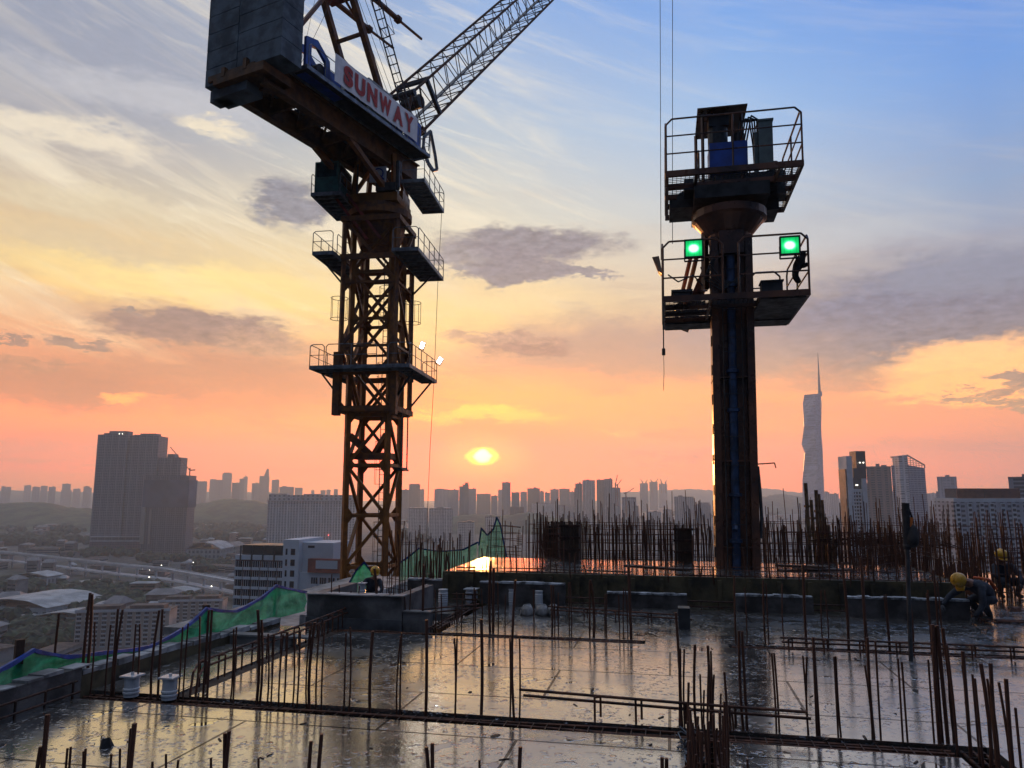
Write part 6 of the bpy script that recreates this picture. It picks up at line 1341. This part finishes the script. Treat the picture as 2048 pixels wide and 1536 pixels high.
chip = None; rc = random.Random(21)
for i in range(34):
    c = G(rc.uniform(330, 2000), rc.uniform(1265, 1530), 0); 
    b = MB(rotframe((0, 0, 0), 0)); L_ = rc.uniform(.02, .09)
    if chip is None: b.add([(-.5, -.5, 0.0), (.5, -.4, 0), (.6, .5, 0), (-.4, .45, 0), (-.5, -.5, .3), (.5, -.4, .5), (.6, .5, .3), (-.4, .45, .25)], BX); chip = b.build('wood_chip', PLYD); o = chip
    else: o = chip.copy(); COL.objects.link(o)
    o.location = c + ZV * .001; o.scale = (L_, rc.uniform(.008, .03), .014); o.rotation_euler = (0, 0, rc.uniform(0, 3.1)); tag(o, 'tiny dark wood chip lying loose on the wet deck', 'chip', 'wood chips on the wet deck')

# ---------------------------------------------------------------- green debris nets
nm = bpy.data.materials.new('green_net'); nm.use_nodes = True; T = NT(nm.node_tree); b_ = nm.node_tree.nodes['Principled BSDF']
co = T.node('ShaderNodeTexCoord').outputs['Object']; n = T.noise(co, 3.5, 6, .75)
T.put(b_.inputs['Base Color'], T.mix(T.maprange(n, .35, .68), (0.008, 0.12, 0.07, 1), (0.03, 0.42, 0.24, 1))); b_.inputs['Roughness'].default_value = .9
tl = T.node('ShaderNodeBsdfTranslucent'); T.put(tl.inputs[0], T.mix(T.maprange(n, .3, .7), (0.02, 0.22, 0.12, 1), (0.07, 0.70, 0.38, 1)))
mx = T.node('ShaderNodeMixShader'); mx.inputs[0].default_value = .6; T.l.new(b_.outputs[0], mx.inputs[1]); T.l.new(tl.outputs[0], mx.inputs[2])
tr = T.node('ShaderNodeBsdfTransparent'); mx2 = T.node('ShaderNodeMixShader'); T.put(mx2.inputs[0], T.maprange(n, .3, .7, .10, .26)); T.l.new(mx.outputs[0], mx2.inputs[1]); T.l.new(tr.outputs[0], mx2.inputs[2])
T.l.new(mx2.outputs[0], nm.node_tree.nodes['Material Output'].inputs[0])
nm2 = nm.copy(); nm2.name = 'faded_net'
for q_ in nm2.node_tree.nodes:
    if q_.type == 'MAP_RANGE' and abs(q_.inputs[4].default_value - .26) < .01: q_.inputs[3].default_value = .38; q_.inputs[4].default_value = .6
CORD = mat('blue_tape', (0.010, 0.045, 0.24), .5, 0, .3, 6)
def net(tops, bots, label, cord=.017, nmat=None):
    """tops, bots: matching world points along the net"""
    nn = 8; vs = []; fs = []; q = random.Random(len(tops)); TP = []; BP = []
    for k in range(len(tops) - 1):
        for i in range(nn):
            f = i / nn; TP.append(tops[k].lerp(tops[k + 1], f) - ZV * (.014 * math.sin(f * math.pi) * (tops[k + 1] - tops[k]).length)); BP.append(bots[k].lerp(bots[k + 1], f))
    TP.append(tops[-1]); BP.append(bots[-1]); m_ = 6
    for i, (t, b2) in enumerate(zip(TP, BP)):
        for j in range(m_ + 1):
            f = j / m_; p = t.lerp(b2, f); w_ = math.sin(f * math.pi); p = p + B_ * (.03 * w_ * math.sin(i * .9)) + A_ * (.035 * w_ * math.sin(i * .7 + j)); vs.append(tuple(p))
    for i in range(len(TP) - 1):
        for j in range(m_): a = i * (m_ + 1) + j; fs.append((a, a + 1, a + m_ + 2, a + m_ + 1))
    b = MB(); b.add(vs, fs); o = b.build('safety_net', nmat or nm, origin=bots[0], smooth=True); tag(o, label, 'safety net')
    b = MB(); vs = []; fs = []
    for i, t in enumerate(TP): w_ = cord * (1 + .8 * math.sin(i * .45) ** 2); vs += [tuple(t + A_ * .02 + ZV * .012), tuple(t + A_ * .03 - ZV * w_), tuple(t - A_ * .01 + ZV * .012), tuple(t - A_ * .01 - ZV * w_)]
    for i in range(len(TP) - 1): a = i * 4; fs += [(a, a + 1, a + 5, a + 4), (a + 2, a + 6, a + 7, a + 3), (a, a + 4, a + 6, a + 2), (a + 1, a + 3, a + 7, a + 5)]
    b.add(vs, fs); b.build('edge_tape', CORD, o); return o
def V_of(px, py): return on_u(px, py, -6.06).dot(B_)
tl_ = [(-120, 1440), (0, 1338), (66, 1299), (130, 1312), (205, 1304), (300, 1292), (370, 1254), (412, 1216), (470, 1222), (520, 1196), (552, 1170), (612, 1183)]
tp_ = [on_u(x, y, -6.06) for x, y in tl_]; bt_ = [Vector((p.x, p.y, min(.24 if p.dot(B_) < 6.7 else wz(p.dot(B_)), p.z - .02))) for p in tp_]
net(tp_, bt_, 'green debris net with a blue tape edge along the left parapet')
for i, (x, y) in enumerate(((40, 1283), (412, 1213), (551, 1168))):
    p = on_u(x, y, -6.12); b = MB(); b.bar((p.x, p.y, -.2), (p.x, p.y, p.z + .02), .07 if i < 2 else .03); tag(b.build('net_post', PLYD, origin=(p.x, p.y, -.2)), ['dark wooden net post at the far left edge', 'dark wooden net post between the two sags of the long net', 'thin net post at the highest peak of the long net'][i], 'post')
tr_ = [(800, 1125), (838, 1096), (875, 1102), (925, 1099), (955, 1084)]; tp_ = [on_v(x, y, 20.5) for x, y in tr_]; net(tp_, [Vector((p.x, p.y, -.75)) for p in tp_], 'pale green net hanging behind the rebar comb right of the crane mast', .015, nm2)
tr_ = [(957, 1090), (962, 1056), (974, 1070), (986, 1058), (993, 1034), (1000, 1048), (1012, 1110), (1024, 1140)]; tp_ = [on_v(x, y, 19.8) for x, y in tr_]; net(tp_, [Vector((p.x, p.y, -.3)) for p in tp_], 'green net with two sharp peaks below the sun', .012, nm2)
tr_ = [(694, 1172), (712, 1140), (728, 1124), (748, 1150)]; tp_ = [on_v(x, y, 19.0) for x, y in tr_]; net(tp_, [Vector((p.x, p.y, -.78)) for p in tp_], 'small green net peak at the foot of the crane mast', .02)
mb = MB(SLAB); mb.add([(-8.6, 13.0, -.9), (-4.4, 13.3, -.9), (-4.4, 13.6, -.9), (-8.6, 13.6, -.9), (-8.6, 13.0, -.62), (-4.4, 13.3, -.05), (-4.4, 13.6, -.05), (-8.6, 13.6, -.62)], BX)
mb = MB(SLAB); mb.box(-7.4, -7.2, 14.2, 22, -.8, -.45); tag(mb.build('ledge_kerb', CONCP), 'pale kerb on the outer ledge at the foot of the crane mast', 'kerb')

# ---------------------------------------------------------------- people
CLO = mat('work_clothes', (0.020, 0.026, 0.040), .85, 0, .3, 8); SKIN = mat('skin', (0.22, 0.11, 0.07), .55, 0, .1, 8); HEL = mat('helmet_yellow', (0.50, 0.27, 0.012), .3, 0, .12, 6); VEST = mat('vest_orange', (0.5, 0.10, 0.03), .8, 0, .2, 8); GLOVE = mat('glove', (0.05, 0.05, 0.055), .8, 0, .2, 8); BOOT = mat('boot', (0.015, 0.014, 0.013), .6)
def person(org, J_, label, hands, face, yaw=0, vest=True, hm=HEL):
    F = rotframe(org, yaw); N_ = list(J_.keys()); idx = {k: i for i, k in enumerate(N_)}
    rad = dict(pel=.175, spine=.165, chest=.18, neck=.062, head=.085, crown=.07, shL=.075, shR=.075, elL=.048, elR=.048, wrL=.032, wrR=.032, hipL=.105, hipR=.105, knL=.072, knR=.072, anL=.048, anR=.048, toL=.042, toR=.042)
    E_ = [('pel', 'spine'), ('spine', 'chest'), ('chest', 'neck'), ('neck', 'head'), ('head', 'crown'), ('chest', 'shL'), ('chest', 'shR'), ('shL', 'elL'), ('shR', 'elR'), ('elL', 'wrL'), ('elR', 'wrR'), ('pel', 'hipL'), ('pel', 'hipR'), ('hipL', 'knL'), ('hipR', 'knR'), ('knL', 'anL'), ('knR', 'anR'), ('anL', 'toL'), ('anR', 'toR')]
    W = [F(J_[k]) for k in N_]; o = skin_obj('person', W, [(idx[a], idx[b]) for a, b in E_], [rad[k] for k in N_], CLO, origin=F(J_['anL']) - ZV * .05, sub=2)
    o.data.materials.append(SKIN); o.data.materials.append(BOOT); base = o.location; hd, nk = W[idx['head']] - base, W[idx['neck']] - base
    for p in o.data.polygons:
        c = p.center; p.use_smooth = True
        if (c - hd).length < .16 or (c - nk).length < .05: p.material_index = 1
        elif min((c - (W[idx[k]] - base)).length for k in ('toL', 'toR', 'anL', 'anR')) < .09: p.material_index = 2
    tag(o, label, 'person')
    up = (W[idx['crown']] - W[idx['head']]).normalized(); fw = (F.x * face[0] + F.y * face[1] + F.z * face[2]); fw = (fw - up * fw.dot(up)).normalized(); sd_ = up.cross(fw)
    hc_ = W[idx['head']] + up * .03; HF = Frame(hc_, sd_, fw, up)
    b = MB(HF); prof = [(.110, .0), (.117, .02), (.114, .055), (.102, .092), (.080, .122), (.044, .138), (.005, .143)]; b.lathe((0, 0, 0), prof, 20)
    b.add([(-.085, .085, .0), (.085, .085, .0), (.06, .16, -.012), (-.06, .16, -.012), (-.085, .085, .012), (.085, .085, .012), (.06, .16, .0), (-.06, .16, .0)], BX); b.box(-.010, .010, -.06, .06, .132, .147)
    b.build('helmet', hm, o, smooth=True)
    b = MB(HF); b.lathe((0, .0, -.04), [(.02, -.085), (.055, -.06), (.078, -.02), (.084, .03)], 14); b.tube((0, .085, -.045), (0, .112, -.075), .016, 6, .02)   # chin, cheeks, nose
    for s_ in (-1, 1): b.lathe((s_ * .092, 0, -.06), [(.004, -.03), (.016, -.01), (.016, .02), (.004, .03)], 8)
    b.build('face', SKIN, o, smooth=True)
    b = MB(HF); b.box(-.045, -.018, .080, .092, -.04, -.030); b.box(.018, .045, .080, .092, -.04, -.030); b.box(-.025, .025, .078, .086, -.098, -.09); b.build('eyes_and_mouth', BLK, o)
    if vest:
        b = MB(); s0, s1, pl, sp = W[idx['shL']], W[idx['shR']], W[idx['pel']], W[idx['spine']]; back = ((W[idx['neck']] + pl) * .5 - W[idx['wrR']] * 0); nrm = (W[idx['chest']] - (W[idx['wrL']] + W[idx['wrR']]) * .5).normalized()
        b.path([tuple(W[idx['chest']].lerp(s0, .6) + nrm * .15), tuple(sp + nrm * .165), tuple(pl.lerp(W[idx['hipR']], .4) + nrm * .15)], .020, 6); b.path([tuple(W[idx['chest']].lerp(s1, .6) + nrm * .15), tuple(sp + nrm * .168), tuple(pl.lerp(W[idx['hipL']], .4) + nrm * .15)], .020, 6)
        b.build('harness', VEST, o)
    for (wk, ek, tgt) in (('wrL', 'elL', hands[0]), ('wrR', 'elR', hands[1])):
        w0 = W[idx[wk]]; d = (F(tgt) - w0).normalized(); sdd = d.cross(ZV).normalized() if abs(d.z) < .95 else F.x.copy(); n2 = d.cross(sdd)
        vs = [w0 - d * .01, w0 + d * .05, w0 + d * .085]; ed = [(0, 1), (1, 2)]; ra = [.026, .036, .03]
        for k, (off, ln) in enumerate(((-.032, .062), (-.011, .075), (.011, .07), (.032, .055))):
            a0 = len(vs); vs += [w0 + d * .09 + sdd * off, w0 + d * (.09 + ln * .55) + sdd * off * 1.1 + n2 * .010, w0 + d * (.09 + ln * .8) + sdd * off * 1.1 + n2 * (.03 + .004 * k)]; ed += [(2, a0), (a0, a0 + 1), (a0 + 1, a0 + 2)]; ra += [.011, .0095, .008]
        a0 = len(vs); vs += [w0 + d * .055 - sdd * .045 + n2 * .01, w0 + d * .09 - sdd * .055 + n2 * .03]; ed += [(1, a0), (a0, a0 + 1)]; ra += [.012, .009]
        skin_obj('hand', vs, ed, ra, GLOVE, o, sub=1)
    return o
wp = G(1968, 1243, 0)
Jm = dict(pel=(.20, .10, .38), spine=(.08, .05, .50), chest=(-.10, .0, .56), neck=(-.24, -.03, .60), head=(-.33, -.06, .62), crown=(-.41, -.09, .645), shL=(-.10, -.17, .53), shR=(-.14, .17, .53), elL=(-.14, -.24, .28), elR=(-.42, .16, .36),
          wrL=(-.27, -.22, .10), wrR=(-.58, .08, .24), hipL=(.20, .0, .34), hipR=(.20, .20, .34), knL=(-.06, -.10, .32), knR=(-.04, .28, .30), anL=(.08, -.06, .06), anR=(.14, .26, .06), toL=(-.08, -.08, .035), toR=(-.02, .25, .035))
person(wp, Jm, 'crouching worker in dark clothes and yellow helmet tying rebar at the right', ((-.36, -.2, .0), (-.66, .04, .10)), (-.6, -.35, -.7))
w2 = G(2003, 1152, 0) ; d2 = 14.6; w2 = P(2000, 1150, d2); w2.z = 0
Js = dict(pel=(.12, .12, .26), spine=(.10, .06, .42), chest=(.05, -.0, .56), neck=(.0, -.06, .68), head=(-.02, -.11, .75), crown=(-.03, -.15, .85), shL=(-.12, -.05, .60), shR=(.22, -.02, .60), elL=(-.22, -.2, .42), elR=(.26, -.2, .42),
          wrL=(-.12, -.36, .30), wrR=(.12, -.36, .30), hipL=(.02, .1, .24), hipR=(.22, .1, .24), knL=(-.12, -.2, .36), knR=(.28, -.2, .36), anL=(-.08, -.08, .06), anR=(.24, -.08, .06), toL=(-.1, -.22, .035), toR=(.26, -.22, .035))
person(w2, Js, 'squatting worker in yellow helmet seen through the rebar at the far right', ((-.06, -.44, .2), (.06, -.44, .2)), (-.1, -.9, -.2), vest=False)
w3 = P(750, 1160, 18.6); w3.z = -.8
Jk = {k: (v[0] * -1, v[1], v[2] * 1.12) for k, v in Js.items()}
person(w3, Jk, 'squatting worker in yellow helmet at the foot of the crane mast', ((.06, -.44, .2), (-.06, -.44, .2)), (.3, -.8, -.3), vest=False)
